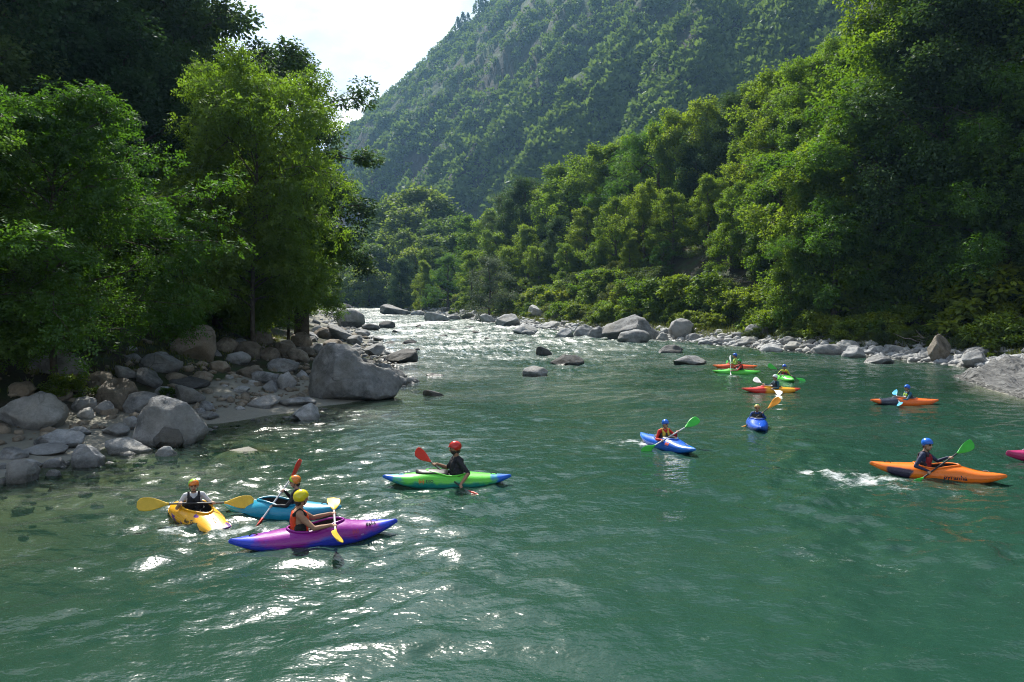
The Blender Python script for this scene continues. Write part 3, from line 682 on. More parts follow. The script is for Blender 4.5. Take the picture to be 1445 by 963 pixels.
# ------------------------------------------------------------------ foliage
def unit(a): return a / (np.linalg.norm(a, axis=-1, keepdims=True) + 1e-9)
def leaves(base, direc, normal, L, W):
    n = unit(normal); d = unit(direc); p_ = unit(np.cross(n, d))
    L = np.asarray(L)[:, None]; W = np.asarray(W)[:, None]
    v = np.stack([base, base + d * L * .45 + p_ * W * .5, base + d * L + np.cross(p_, d) * 0, base + d * L * .45 - p_ * W * .5], 1)
    return v.reshape(-1, 3)
def leaf_mesh(name, V, tint):
    n = len(V) // 4
    return fast_mesh(name, V, np.arange(n * 4).reshape(n, 4), False, {'tint': np.repeat(tint, 4)})
def tree(seed, H=10, Rad=3.2, base=.22, limbs=16, subs=5, nleaf=16000, leaf=(.22, .13), clump=.55, droop=.25, shape='round', spray=1,
         lean=(0, 0), ivy=False, trunk_r=.022, fill_=.25, up=.55, lvar=.25, flat=.8):
    """trunk mesh + crown mesh of a tree of nominal height H, root at the origin"""
    r = np.random.default_rng(seed); T = Tube()
    t = np.linspace(0, 1, 9)
    ph = r.uniform(0, 6.28, 2)
    tp = np.stack([lean[0] * t ** 1.6 * H + .03 * H * np.sin(t * 5 + ph[0]) * t, lean[1] * t ** 1.6 * H + .03 * H * np.sin(t * 4 + ph[1]) * t, t * H * .93 - .3], 1)
    T.tube(tp, H * trunk_r * (1 - .85 * t) + .01, 8)
    cl, cr_, ctint = [], [], []
    for i in range(limbs):
        ti = base + (.97 - base) * ((i + r.uniform(0, .8)) / limbs)
        p0 = np.array([np.interp(ti, t, tp[:, k]) for k in range(3)])
        u = (ti - base) / (1 - base)
        if shape == 'round': prof = math.sqrt(max(.05, 1 - (2 * u - .85) ** 2 / 1.35))
        elif shape == 'cone': prof = 1.05 * (1 - u) ** .75 + .12
        elif shape == 'column': prof = .55 * math.sqrt(max(.05, 1 - (2 * u - .9) ** 2 / 1.3)) + .1
        elif shape == 'dome': prof = math.sqrt(max(.03, 1 - u ** 2.2))
        elif shape == 'vase': prof = .35 + .8 * u ** .8 * (1 if u < .8 else 1 - (u - .8) * 2.2)
        az = i * 2.4 + r.uniform(-.5, .5); L = Rad * prof * r.uniform(1 - lvar, 1 + lvar * .8)
        el = r.uniform(.15, .5) + .55 * u * up * 2
        s_ = np.linspace(0, 1, 6)
        rr = L * s_; dirh = np.array([math.cos(az), math.sin(az), 0])
        lp = p0 + np.outer(rr * math.cos(el) , dirh); lp[:, 2] += rr * math.sin(el) - droop * L * s_ ** 2.2
        lp[:, :2] += r.normal(size=(6, 2)) * .04 * L * s_[:, None]
        T.tube(lp, np.linspace(H * trunk_r * .42 * (1 - .6 * u), .008, 6), 5, False)
        for j in range(subs):
            q = r.uniform(.3, 1.0) if j else 1.0
            b0 = np.array([np.interp(q, s_, lp[:, k]) for k in range(3)])
            dr_ = unit(dirh * r.uniform(.2, 1) + r.normal(size=3) * .65 + np.array([0, 0, .25]))
            sl_ = L * r.uniform(.18, .42) * (1.1 - .4 * q)
            sp = b0 + np.outer(np.linspace(0, 1, 4) * sl_, dr_); sp[:, 2] -= droop * sl_ * np.linspace(0, 1, 4) ** 2 * .8
            T.tube(sp, np.linspace(.02 * H / 10, .005, 4), 4, False)
            tt = r.uniform(0, 1)
            for k in (1.0, .55):
                cl.append(b0 + (sp[-1] - b0) * k); cr_.append(clump * r.uniform(.6, 1.3) * (1 if k == 1 else .8)); ctint.append(tt)
    cl.append(tp[-1]); cr_.append(clump); ctint.append(.8)
    if ivy:
        for k in range(26):
            q = r.uniform(.05, .8); cl.append(np.array([np.interp(q, t, tp[:, m_]) for m_ in range(3)]) + r.normal(size=3) * .22); cr_.append(.35); ctint.append(.05)
    cl = np.array(cl); cr_ = np.array(cr_); ctint = np.array(ctint)
    wgt = cr_ ** 2; wgt /= wgt.sum()
    ns = nleaf // spray
    ci = r.choice(len(cl), ns, p=wgt)
    dv = unit(r.normal(size=(ns, 3))); rad = cr_[ci] * r.uniform(.25, 1.05, ns) ** .6
    off = dv * rad[:, None] * np.array([1, 1, flat]); P0 = cl[ci] + off
    outw = unit(dv * np.array([1, 1, .4]) + r.normal(size=(ns, 3)) * .5); outw[:, 2] -= droop * 1.1; outw = unit(outw)
    nrm_ = unit(np.array([0, 0, 1.0]) + .75 * dv + r.normal(size=(ns, 3)) * .55)
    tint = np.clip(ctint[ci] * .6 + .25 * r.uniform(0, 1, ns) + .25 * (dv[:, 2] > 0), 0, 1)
    if spray == 1:
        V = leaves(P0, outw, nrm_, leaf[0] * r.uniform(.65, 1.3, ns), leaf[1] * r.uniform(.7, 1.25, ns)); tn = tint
    else:
        side = unit(np.cross(outw, nrm_)); LS = leaf[0] * spray * .42; Vs = []; tn = []
        for j in range(spray):
            sg = 1 if j % 2 else -1
            b_ = P0 + outw * (LS * j / spray) + np.array([0, 0, -1]) * (droop * .5 * LS * (j / spray) ** 2)
            Vs.append(leaves(b_, outw * .55 + side * sg * .85 + r.normal(size=(ns, 3)) * .15, nrm_ + r.normal(size=(ns, 3)) * .2, leaf[0] * r.uniform(.8, 1.15, ns), leaf[1] * r.uniform(.8, 1.15, ns))); tn.append(tint)
        V = np.concatenate(Vs); tn = np.concatenate(tn)
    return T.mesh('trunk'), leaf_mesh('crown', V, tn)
PROTO = {}
def proto(key, mat, **kw):
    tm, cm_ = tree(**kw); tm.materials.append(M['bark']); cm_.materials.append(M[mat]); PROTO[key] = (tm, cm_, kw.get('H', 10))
proto('locust_a', 'leaf_locust', seed=1, H=10, Rad=4.6, base=.2, limbs=40, subs=7, nleaf=100000, leaf=(.12, .066), clump=.66, droop=.26, shape='dome', spray=6, trunk_r=.011, lvar=.4, flat=.55)
proto('locust_b', 'leaf_locust', seed=2, H=10, Rad=4.0, base=.2, limbs=46, subs=7, nleaf=108000, leaf=(.12, .066), clump=.66, droop=.28, shape='round', spray=6, trunk_r=.010, lvar=.4, flat=.55)
proto('dark', 'leaf_dark', seed=3, H=10, Rad=2.6, base=.12, limbs=40, subs=6, nleaf=60000, leaf=(.115, .08), clump=.5, droop=.15, shape='round')
proto('sparse', 'leaf_dark', seed=4, H=10, Rad=2.5, base=.3, limbs=26, subs=5, nleaf=30000, leaf=(.11, .065), clump=.36, droop=.3, shape='round', lvar=.45)
for i, (sh, rd) in enumerate((('round', 3.3), ('column', 3.6), ('dome', 3.2), ('round', 2.8), ('cone', 2.8))):
    proto('mid%d' % i, 'leaf_mid', seed=20 + i, H=10, Rad=rd, base=.05, limbs=30, subs=5, nleaf=26000, leaf=(.17, .11), clump=.56, droop=.3, shape=sh, lvar=.45)
for i, (sh, rd) in enumerate((('round', 3.3), ('column', 4.0), ('dome', 3.4), ('cone', 3.0))):
    proto('far%d' % i, 'leaf_far', seed=40 + i, H=10, Rad=rd, base=.03, limbs=24, subs=4, nleaf=8000, leaf=(.34, .23), clump=.75, droop=.3, shape=sh, lvar=.4)
proto('willow', 'leaf_willow', seed=60, H=10, Rad=5.0, base=.05, limbs=20, subs=5, nleaf=12000, leaf=(.3, .1), clump=.8, droop=.35, shape='dome')
proto('ivy', 'leaf_mid', seed=61, H=10, Rad=3.6, base=.35, limbs=26, subs=5, nleaf=46000, leaf=(.14, .08), clump=.6, droop=.3, shape='vase', lean=(-.28, -.05), ivy=True, trunk_r=.02)
proto('acacia', 'leaf_locust', seed=62, H=10, Rad=3.8, base=.12, limbs=22, subs=6, nleaf=40000, leaf=(.12, .06), clump=.5, droop=.35, shape='dome', spray=5)
proto('bush0', 'leaf_bright', seed=70, H=2, Rad=1.5, base=.05, limbs=16, subs=4, nleaf=4200, leaf=(.2, .13), clump=.3, droop=.4, shape='dome', trunk_r=.012)
proto('bush1', 'leaf_bright', seed=71, H=2, Rad=1.7, base=.03, limbs=18, subs=4, nleaf=4600, leaf=(.18, .12), clump=.32, droop=.35, shape='dome', trunk_r=.012)
proto('bush2', 'leaf_shrub', seed=72, H=2, Rad=1.4, base=.03, limbs=16, subs=4, nleaf=5000, leaf=(.13, .07), clump=.28, droop=.15, shape='dome', trunk_r=.012)
proto('bush3', 'leaf_mid', seed=73, H=2, Rad=1.5, base=.03, limbs=16, subs=4, nleaf=4800, leaf=(.16, .1), clump=.3, droop=.25, shape='round', trunk_r=.012)
proto('fern', 'leaf_locust', seed=74, H=2, Rad=1.8, base=.02, limbs=16, subs=4, nleaf=14000, leaf=(.075, .04), clump=.3, droop=.5, shape='dome', spray=7, trunk_r=.01)
def put_tree(key, loc, H, label, cat='tree', group=None, name='tree', wide=1.0, rz=None):
    tm, cm_, h0 = PROTO[key]; s_ = H / h0
    rt = empty(name, loc); rt.scale = (s_ * wide, s_ * wide, s_); rt.rotation_euler = (0, 0, U_(0, 6.28) if rz is None else rz)
    link(bpy.data.objects.new('trunk' if cat == 'tree' else 'stem', tm), rt); c_ = link(bpy.data.objects.new('crown' if cat == 'tree' else 'foliage', cm_), rt)
    return tag(rt, label.format(k=KIND.get(key, '')), cat, group)
KIND = dict(acacia='feathery light green', dark='dark leaved', mid0='broad round crowned', mid1='slim upright', mid2='dome shaped', mid3='narrow round crowned', mid4='pointed', far0='broad round crowned', far1='slim upright', far2='dome shaped', far3='pointed', bush0='arching', bush1='wide spreading', bush2='fine leaved olive', bush3='rounded dark', fern='feathery')
def px_tree(key, px, topy, Y, label, group=None, wide=1.0, name='broadleaf_tree', **kw):
    p = at(px, topy, Y); g = gz(p[0], Y); return put_tree(key, (p[0], Y, g - .05), max(p[2] - g, 2.5), label, 'tree', group, name, wide, **kw)
# trees on the shaded side
px_tree('locust_a', 62, 112, 21.5, 'feathery bright green locust tree hanging over the brown boulders of the beach', name='locust_tree', rz=.4)
px_tree('locust_b', 350, 86, 33, 'large drooping locust tree whose boughs hang over the stony bank', name='locust_tree', wide=.84, rz=2.2)
px_tree('locust_b', -95, 150, 19, 'feathery locust tree standing downstream of the brown beach boulders', name='locust_tree', rz=1.0)
px_tree('locust_a', 250, 215, 35, 'lower locust tree filling the gap between the two big locust trees', name='locust_tree', wide=.9, rz=4.0)
px_tree('sparse', 418, 36, 46, 'thin tall tree with sparse leaves and bare twigs against the sky', name='sparse_tree', wide=1.15, rz=.6)
px_tree('locust_b', 402, 200, 43, 'slender locust tree leaning out over the rapids below the sparse tree', name='locust_tree', wide=.8, rz=5.0)
GT = 'tall dark trees behind the locust trees'; LT = 'tall dark green tree rising behind the locust trees'
for px, ty, Y, w in [(30,-190,34,1.0),(130,-150,40,1.0),(215,-110,44,1.0),(248,-60,50,.85),(-60,-120,30,1.0),(330,150,60,1.0),(90,-60,52,1.1),(180,20,36,1.1),(300,120,42,1.0),(-140,-60,24,1.0)]:
    px_tree('dark', px, ty, Y, LT, GT, wide=w, name='dark_tree')
GU = 'trees along the shaded bank upstream'; LU = '{k} tree on the shaded bank upstream of the locust trees'
for px, ty, Y in [(365,260,62),(395,270,75),(385,230,90),(418,330,110),(412,300,140),(428,345,190),(420,345,240),(405,320,170)]:
    px_tree(random.choice(('mid0', 'mid2', 'mid3')), px, ty, Y, LU, GU)
# forest on the bushy side
GF = 'trees of the far end of the valley forest'; LF = '{k} tree in the distant forest at the head of the rapids'
for px, ty, Y in [(470,335,300),(488,320,275),(508,322,262),(535,302,262),(560,268,255),(595,258,245),(620,287,238),(650,300,225),(498,350,235),(528,340,218),(572,325,205),(606,330,196),(640,322,186),
                  (548,350,232),(588,345,188),(520,372,205),(482,365,262),(505,378,225),(455,350,310),(470,372,285),(625,352,176),(612,305,215),(545,318,240),(660,330,190),(575,290,230),(680,310,200)]:
    px_tree('far%d' % random.randrange(4), px, ty, Y, LF, GF, wide=U_(1.0, 1.25))
GM = 'trees of the forest below the mountain'; LM = '{k} green tree in the forest below the mountain slope'
for px, ty, Y in [(665,302,170),(690,286,162),(715,268,152),(740,243,145),(765,262,140),(790,226,134),(820,214,128),(846,204,122),(872,188,118),(700,322,140),(745,312,126),(790,300,118),(830,288,112),
                  (565,362,172),(600,362,160),(632,352,150),(665,350,140),(900,176,108),(930,160,104),(962,150,100),(1000,138,96),(1040,120,90),(1078,104,86),(870,272,98),(910,252,92),(950,262,86),(1000,240,84),
                  (720,345,128),(760,345,118),(800,340,108),(845,335,98),(890,330,90),(935,335,84),(775,290,135),(855,245,118),(980,200,94),(1045,190,84),(1090,160,78),(905,215,112),(750,275,150),(690,345,150),(815,255,126),(610,345,172)]:
    k = random.choice(('mid0', 'mid1', 'mid2', 'mid3', 'mid4', 'acacia', 'mid0', 'dark', 'mid3'))
    px_tree(k, px, ty, Y, LM, GM, wide=U_(.85, 1.1))
GN = 'trees on the steep bank behind the bushes'; LN = '{k} tree on the steep bank behind the bright bushes'
for px, ty, Y, k in [(1110,88,80,'mid0'),(1150,62,76,'mid2'),(1186,40,72,'acacia'),(1100,205,66,'mid3'),(1150,190,60,'mid0'),(1195,150,57,'mid2'),(1245,85,55,'acacia'),(1290,22,54,'mid0'),(1340,-60,52,'dark'),
                     (1400,-85,50,'acacia'),(1460,-60,47,'mid2'),(1120,292,58,'mid2'),(1180,262,54,'acacia'),(1245,272,50,'acacia'),(1305,258,47,'dark'),(1362,235,46,'mid3'),(1425,250,42,'dark'),(1490,90,42,'acacia'),
                     (1350,100,58,'mid0'),(1080,250,70,'mid1'),(1035,255,74,'mid3'),(1420,60,44,'acacia'),(1330,160,50,'dark'),(1270,180,56,'mid0'),(1385,150,46,'acacia'),(1225,20,66,'mid1'),(1130,150,72,'mid0'),(1440,150,48,'dark'),(1300,200,50,'mid2'),(1395,215,50,'mid0'),(1440,190,46,'mid3'),(1210,230,55,'mid0'),(1350,290,46,'mid2'),(1270,300,48,'mid0'),(1150,310,56,'mid3')]:
    px_tree(k, px, ty, Y + (4 if Y < 52 else 0), LN, GN, wide=U_(.9, 1.1))
px_tree('ivy', 1385, -60, 56, 'leaning tree with an ivy covered trunk stretching a bare limb over the bank', name='leaning_tree', rz=0.0)
px_tree('willow', 690, 358, 112, 'pale silvery willow standing at the edge of the dark forest', name='willow_tree')
px_tree('far1', 603, 345, 168, 'slim pale yellow green young tree in front of the forest', name='young_tree', wide=.6)
# bushes
GS = 'bright bushes along the bank'; LS_ = '{k} bright yellow green bush above the shore boulders'
def put_bush(key, x, y, h, w, label, group, name='bush'):
    put_tree(key, (x, y, gz(x, y) - .06), h, label, 'bush', group, name, w)
for px, by, h in [(560,418,17),(590,420,20),(620,424,18),(660,430,20),(880,432,26),(925,436,34),(960,436,42),(1000,434,40),(1035,442,28),(1075,445,34),(1130,442,40),(1195,440,45),(1245,430,62),(1215,438,50),(1290,440,40),
                  (835,434,24),(800,430,20),(760,432,24),(725,434,18),(1340,440,46),(1390,440,44),(1425,448,70),(540,420,14),(610,410,18),(1160,452,30),(1100,458,26)]:
    p = hit(px, by); put_bush(random.choice(('bush0', 'bush1')), p[0], p[1], h * p[1] / FPX * 1.25, U_(.9, 1.25), LS_, GS)
GS2 = 'dull green shrubs on the bank'; LS2 = '{k} shrub between the bright bushes and the forest'
def fill_bush(n, fy, fd, keys, h0, h1, label, group, side=1):
    for i in range(n):
        y = fy(); x = (float(XR(y)) + fd()) if side > 0 else (float(XL(y)) - fd())
        put_bush(random.choice(keys), x, y, U_(h0, h1), U_(.9, 1.3), label, group)
fill_bush(44, lambda: U_(36, 110), lambda: U_(5.0, 9.5), ('bush2', 'bush3'), 1.1, 2.4, LS2, GS2)
fill_bush(82, lambda: U_(40, 118), lambda: U_(8.5, 30), ('bush2', 'bush3'), 2.0, 3.8, LS2, GS2)
fill_bush(30, lambda: U_(100, 260), lambda: U_(2.5, 12), ('bush1', 'bush0'), 1.8, 3.6, LS_, GS)
fill_bush(16, lambda: U_(38, 60), lambda: U_(2.6, 4.5), ('bush2',), .6, 1.1, LS2, GS2)
fill_bush(22, lambda: U_(37, 58), lambda: U_(4.0, 8), ('bush0', 'bush1'), 1.3, 2.6, LS_, GS)
fill_bush(46, lambda: U_(40, 105), lambda: U_(4.4, 9), ('bush0', 'bush1'), 1.2, 2.3, LS_, GS)
fill_bush(26, lambda: U_(28, 90), lambda: U_(9, 18), ('bush3', 'fern'), 1.6, 3.2, 'shaded green undergrowth shrub beneath the locust trees', 'undergrowth shrubs below the locust trees', -1)
fill_bush(10, lambda: U_(18, 28), lambda: U_(11.5, 15), ('fern',), 1.2, 2.0, 'shaded green undergrowth shrub beneath the locust trees', 'undergrowth shrubs below the locust trees', -1)
p = hit(95, 560); put_bush('bush3', p[0], p[1], .75, 1.25, 'small dark green bush growing among the beach boulders', None)
p = hit(235, 560); put_bush('bush3', p[0], p[1], .35, 1.2, 'tiny green plant sprouting between the grey beach boulders', None)
# grass tufts
def grass(name, n, fy, fd, side, h, label):
    y = np.array([fy() for _ in range(n)]); d = np.array([fd() for _ in range(n)])
    x = (XL(y) - d) if side < 0 else (XR(y) + d)
    k = 9; B = np.repeat(np.stack([x, y, ground_z(x, y) - .03], 1), k, 0) + np.append(rng.normal(size=(n * k, 2)) * .13, np.zeros((n * k, 1)), 1)
    dr_ = unit(np.array([0, 0, 1.0]) + rng.normal(size=(n * k, 3)) * .4)
    V = leaves(B, dr_, unit(rng.normal(size=(n * k, 3))), h * rng.uniform(.5, 1.4, n * k), np.full(n * k, .045))
    o = obj(name, leaf_mesh(name, V, np.repeat(rng.uniform(0, 1, n), k)), M['grass']); tag(o, label, 'grass', kind='stuff')
grass('grass', 2800, lambda: U_(34, 130), lambda: U_(2.4, 8), 1, .45, 'tufts of grass and low weeds above the shore boulders')
grass('grass', 700, lambda: U_(14, 50), lambda: U_(7, 13), -1, .22, 'short weeds growing in the shade behind the beach')

# shrubs and trees on the mountain slope
def hill_mesh(seed, n, shape):
    r = np.random.default_rng(seed)
    d = unit(r.normal(size=(n, 3))); d[:, 2] = np.abs(d[:, 2]) * 1.0 - .15
    lob = 1 + .25 * perlin(d[:, 0] * 2 + seed, d[:, 1] * 2, d[:, 2] * 2)
    rad = lob * r.uniform(.55, 1.03, n) ** .5
    P_ = d * rad[:, None] * np.array([.5, .5, .8]); P_[:, 2] += .12
    if shape == 'cone': P_[:, :2] *= (1.05 - P_[:, 2:3] * .95); P_[:, 2] *= 1.5
    V = leaves(P_, unit(d + r.normal(size=(n, 3)) * .6), unit(np.array([0, 0, .7]) + d + r.normal(size=(n, 3)) * .4), r.uniform(.12, .24, n), r.uniform(.1, .18, n))
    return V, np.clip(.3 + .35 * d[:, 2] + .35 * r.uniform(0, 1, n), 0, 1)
HM = []
for i in range(4):
    V, tn = hill_mesh(90 + i, 420, 'round'); me = leaf_mesh('hill_shrub', V, tn); me.materials.append(M['leaf_hill']); HM.append(me)
V, tn = hill_mesh(99, 320, 'cone'); HC = leaf_mesh('hill_conifer', V, tn); HC.materials.append(M['leaf_dark'])
cand = []
for i in range(9500):
    px, py = U_(470, 1190), U_(-60, 300)
    d = ray(px, py); Yr_ = np.linspace(250, 720, 160); Z = CAM_H + d[2] * Yr_; G = lut(d[0] * Yr_, Yr_)
    if not (Z <= G).any(): continue
    j = np.argmax(Z <= G); x, y = d[0] * Yr_[j], Yr_[j]
    dens = .42 + .65 * perlin(x / 55 + 3, y / 75, 4.0) + .6 * perlin(x / 20, y / 24, 9.0)
    hgt = Z[j]
    dens += .35 * float(sstep(190, 60, hgt)) - .12 * float(sstep(170, 300, hgt))
    if random.random() < dens * .55: cand.append((x, y, G[j], hgt))
    if len(cand) > 2700: break
crest = []
for i in range(300):
    px = U_(472, 730); d = ray(px, 481.5); Yr_ = np.linspace(480, 800, 200); el = (lut(d[0] * Yr_, Yr_) - CAM_H) / Yr_; j = int(np.argmax(el))
    y = Yr_[j] - abs(random.gauss(0, 45)); x = d[0] * y; crest.append((x, y, gz(x, y), 300))
random.shuffle(cand)
def hscale(hgt): return U_(6, 13) * (1.0 if hgt < 170 else .75)
cand.sort(key=lambda c: c[1]); near, rest = cand[:560], cand[560:]
random.shuffle(near); rest = rest + near[285:]; near = near[:285]; rest = rest + crest
for i, (x, y, z, hg) in enumerate(near):
    o = link(bpy.data.objects.new('hillside_shrub', HM[i % 4])); s_ = hscale(hg); o.location = (x, y, z - .2 * s_); o.scale = (s_, s_, s_ * U_(.75, 1.1)); o.rotation_euler[2] = U_(0, 6.28)
    tag(o, 'round green shrub dotted on the lower scree of the mountain', 'shrub', 'shrubs on the mountain scree')
Vs, Ts = [], []
for (x, y, z, hg) in rest:
    V, tn = hill_mesh(random.randrange(1000), 60, 'round'); s_ = hscale(hg) * .95
    c4 = V.reshape(-1, 4, 3); m_ = c4.mean(1, keepdims=True); V = (m_ + (c4 - m_) * 1.65).reshape(-1, 3)
    Vs.append(V * s_ + [x, y, z - .2 * s_]); Ts.append(tn)
o = obj('hillside_scrub', leaf_mesh('hillside_scrub', np.concatenate(Vs), np.concatenate(Ts)), M['leaf_hill']); tag(o, 'mass of scrub covering the upper mountain slope', 'scrub', kind='stuff')
for px, py, hpx in [(648,48,14),(655,46,16),(662,42,12),(678,34,22),(684,30,16)]:
    d = ray(px, 481.5); Yr_ = np.linspace(500, 800, 300); el = (lut(d[0] * Yr_, Yr_) - CAM_H) / Yr_; j = int(np.argmax(el))
    x, y = d[0] * Yr_[j], Yr_[j]; h = hpx * y / FPX * 1.1
    o = link(bpy.data.objects.new('hillside_conifer', HC)); o.location = (x, y, gz(x, y) - .8); o.scale = (h * .75, h * .75, h); tag(o, 'small dark conifer silhouetted on the mountain ridge against the sky', 'tree', 'conifers on the ridge')

# driftwood, road wall and guard rail on the steep bank
def drift(px, by, n, w, label):
    p = hit(px, by); T = Tube()
    for i in range(n):
        a = np.array([U_(-w, w), U_(-.5, .5), U_(.05, .35)]); d = np.array([U_(-1, 1), U_(-.5, .3), U_(-.1, .35)]); d /= np.linalg.norm(d); L = U_(.5, 1.7)
        q = np.linspace(0, 1, 5); P_ = a + np.outer(q * L, d) + rng.normal(size=(5, 3)) * .04
        T.tube(P_, np.linspace(U_(.02, .06), .008, 5), 5)
    o = T.build('driftwood', M['driftwood']); o.location = p; tag(o, label, 'driftwood')
drift(1325, 485, 34, 1.3, 'tangled heap of bleached brushwood above the sandy inlet')
drift(1425, 462, 22, .9, 'smaller pile of dry sticks above the pale rock outcrop')
drift(1060, 400, 26, 1.6, 'dead branches lying on the rubble slope below the wall')
stonem = plain('wall_stone', (.2, .19, .18), .9, 3.0, .45)
pw_ = hit(1080, 352, False); rt = empty('retaining_wall', pw_ + [0, -.2, 1.4]); tag(rt, 'grey stone retaining wall half hidden by trees on the steep bank', 'wall')
yy = 0
for r_ in range(7):
    x = -2.2 + (r_ % 2) * .3
    while x < 2.6:
        w = U_(.5, .95); T = Tube(); T.box((x + w / 2, U_(-.05, .05), -1.8 + r_ * .42 + .2), (w - .03, .5, .39)); T.build('stone', stonem, rt, False); x += w
railm = plain('rail_metal', (.45, .46, .46), .45, 8.0, .2)
rt = empty('guard_rail', (0, 0, 0)); tag(rt, 'weathered metal guard rail of the road among the trees above the wall', 'guard rail')
A_, B_ = hit(985, 272, False) + [0, 0, .55], hit(1085, 230, False) + [0, 0, .55]; T = Tube()
for k in (0, .28): T.tube([A_ + [0, 0, k], (A_ + B_) / 2 + [0, 0, k], B_ + [0, 0, k]], .07, 6)
T.build('rail', railm, rt)
for q in np.linspace(0, 1, 5):
    P_ = A_ + (B_ - A_) * q; Tube().tube([[P_[0], P_[1], gz(P_[0], P_[1]) - .4], P_ + [0, 0, .3]], .05, 6).build('post', railm, rt)
# ------------------------------------------------------------------ kayaks
def hull_mat(name, main, second=None, third=None, mode='plain', seed=0.0, off=.2):
    """glossy polyethylene with moulded colour swirls; object x runs bow-wards"""
    m, nt = new_mat(name)
    oc = N(nt, 'ShaderNodeTexCoord').outputs['Object']
    sp = N(nt, 'ShaderNodeSeparateXYZ'); LK(nt, oc, sp.inputs[0])
    mp = N(nt, 'ShaderNodeMapping'); LK(nt, oc, mp.inputs[0]); mp.inputs['Location'].default_value = (seed, seed * .3, 0)
    n = noise(nt, 3.0, mp.outputs[0], 3.0)
    wob = math_(nt, 'MULTIPLY', math_(nt, 'SUBTRACT', n, .5), .9)
    c = main
    if mode == 'ends':        # second colour on both ends and along the bottom
        f = math_(nt, 'ADD', math_(nt, 'ABSOLUTE', sp.outputs['X']), wob); c = mixc(nt, ramp(nt, math_(nt, 'ADD', math_(nt, 'SUBTRACT', f, off), math_(nt, 'MULTIPLY', math_(nt, 'SUBTRACT', noise(nt, 11.0, mp.outputs[0], 3.0), .5), .35)), .5, .72), main, second)
        if third: c = mixc(nt, ramp(nt, math_(nt, 'ADD', math_(nt, 'MULTIPLY', sp.outputs['Z'], 3.0), wob), .42, .62, (1,1,1,1), (0,0,0,1)), c, third)
    elif mode == 'bow':       # second colour in front
        f = math_(nt, 'ADD', sp.outputs['X'], math_(nt, 'MULTIPLY', wob, .5)); c = mixc(nt, ramp(nt, f, .22, .36), main, second)
        if third: c = mixc(nt, ramp(nt, math_(nt, 'ABSOLUTE', sp.outputs['X']), .88, .94), c, third)
    elif mode == 'stern':
        f = math_(nt, 'ADD', math_(nt, 'MULTIPLY', sp.outputs['X'], -1.0), math_(nt, 'MULTIPLY', wob, .4))
        g = math_(nt, 'MULTIPLY', ramp(nt, f, .45, .5), ramp(nt, f, .88, .94, (1,1,1,1), (0,0,0,1)))
        c = mixc(nt, math_(nt, 'MULTIPLY', g, ramp(nt, math_(nt, 'ADD', sp.outputs['Z'], math_(nt, 'MULTIPLY', wob, .1)), .25, .28, (1,1,1,1), (0,0,0,1))), main, second)
    elif mode == 'spots':
        c = mixc(nt, ramp(nt, noise(nt, 5.0, mp.outputs[0], 2.0), .62, .66), main, second)
        f = math_(nt, 'ADD', math_(nt, 'MULTIPLY', sp.outputs['Z'], -3.0), math_(nt, 'ADD', sp.outputs['X'], wob)); c = mixc(nt, ramp(nt, f, .38, .5), c, second)
    ms = N(nt, 'ShaderNodeMapping'); LK(nt, oc, ms.inputs[0]); ms.inputs['Scale'].default_value = (2.5, 22, 30); ms.inputs['Rotation'].default_value = (0, .12, .1)
    sc_ = noise(nt, 2.2, ms.outputs[0], 6.0, .75)
    c = mixc(nt, math_(nt, 'MULTIPLY', ramp(nt, sc_, .58, .74), .3), c, (.5, .5, .5))
    rg = math_(nt, 'ADD', math_(nt, 'MULTIPLY', sc_, .5), .05)
    out(nt, principled(nt, c, rg, bump(nt, sc_, .05, .01), .5)); return m
M['black'] = plain('black_plastic', (.012, .012, .014), .5, 20.0, .4)
M['interior'] = plain('cockpit_interior', (.02, .02, .022), .7, 20.0, .4)
M['strap'] = plain('strap', (.02, .02, .022), .8, 40.0, .4)
M['steel'] = plain('handle', (.5, .5, .5), .35, 20.0, .2)
def sect(L, W, H, kind, s):
    """half beam, keel, sheer, deck heights at station s in [-1, 1] (bow +1)"""
    a = abs(s)
    if kind == 'play':
        b = W / 2 * (1 - a ** 3.2) ** .62 if s < 0 else W / 2 * (1 - .38 * a ** 2.0)
        keel = .17 * a ** 2.6 if s < 0 else .10 * a ** 3
        deck = H * (1 - .45 * a ** 1.7) + .02 if s < 0 else H * (1 - .62 * a ** 1.5)
    else:
        pw = 2.1 if kind == 'creek' else 1.85
        b = W / 2 * (1 - a ** pw) ** (.72 if kind == 'creek' else .85)
        keel = (.22 if kind == 'creek' else .17) * a ** 2.5
        deck = H * (1 - .30 * a ** 1.6) + (.05 if s > 0 else .01) * math.exp(-((a - .25) / .22) ** 2) + (.05 * a ** 3)
    deck = max(deck, keel + .035)
    sheer = keel + (deck - keel) * (.5 if kind != 'play' else .38)
    return max(b, .018), keel, sheer, deck
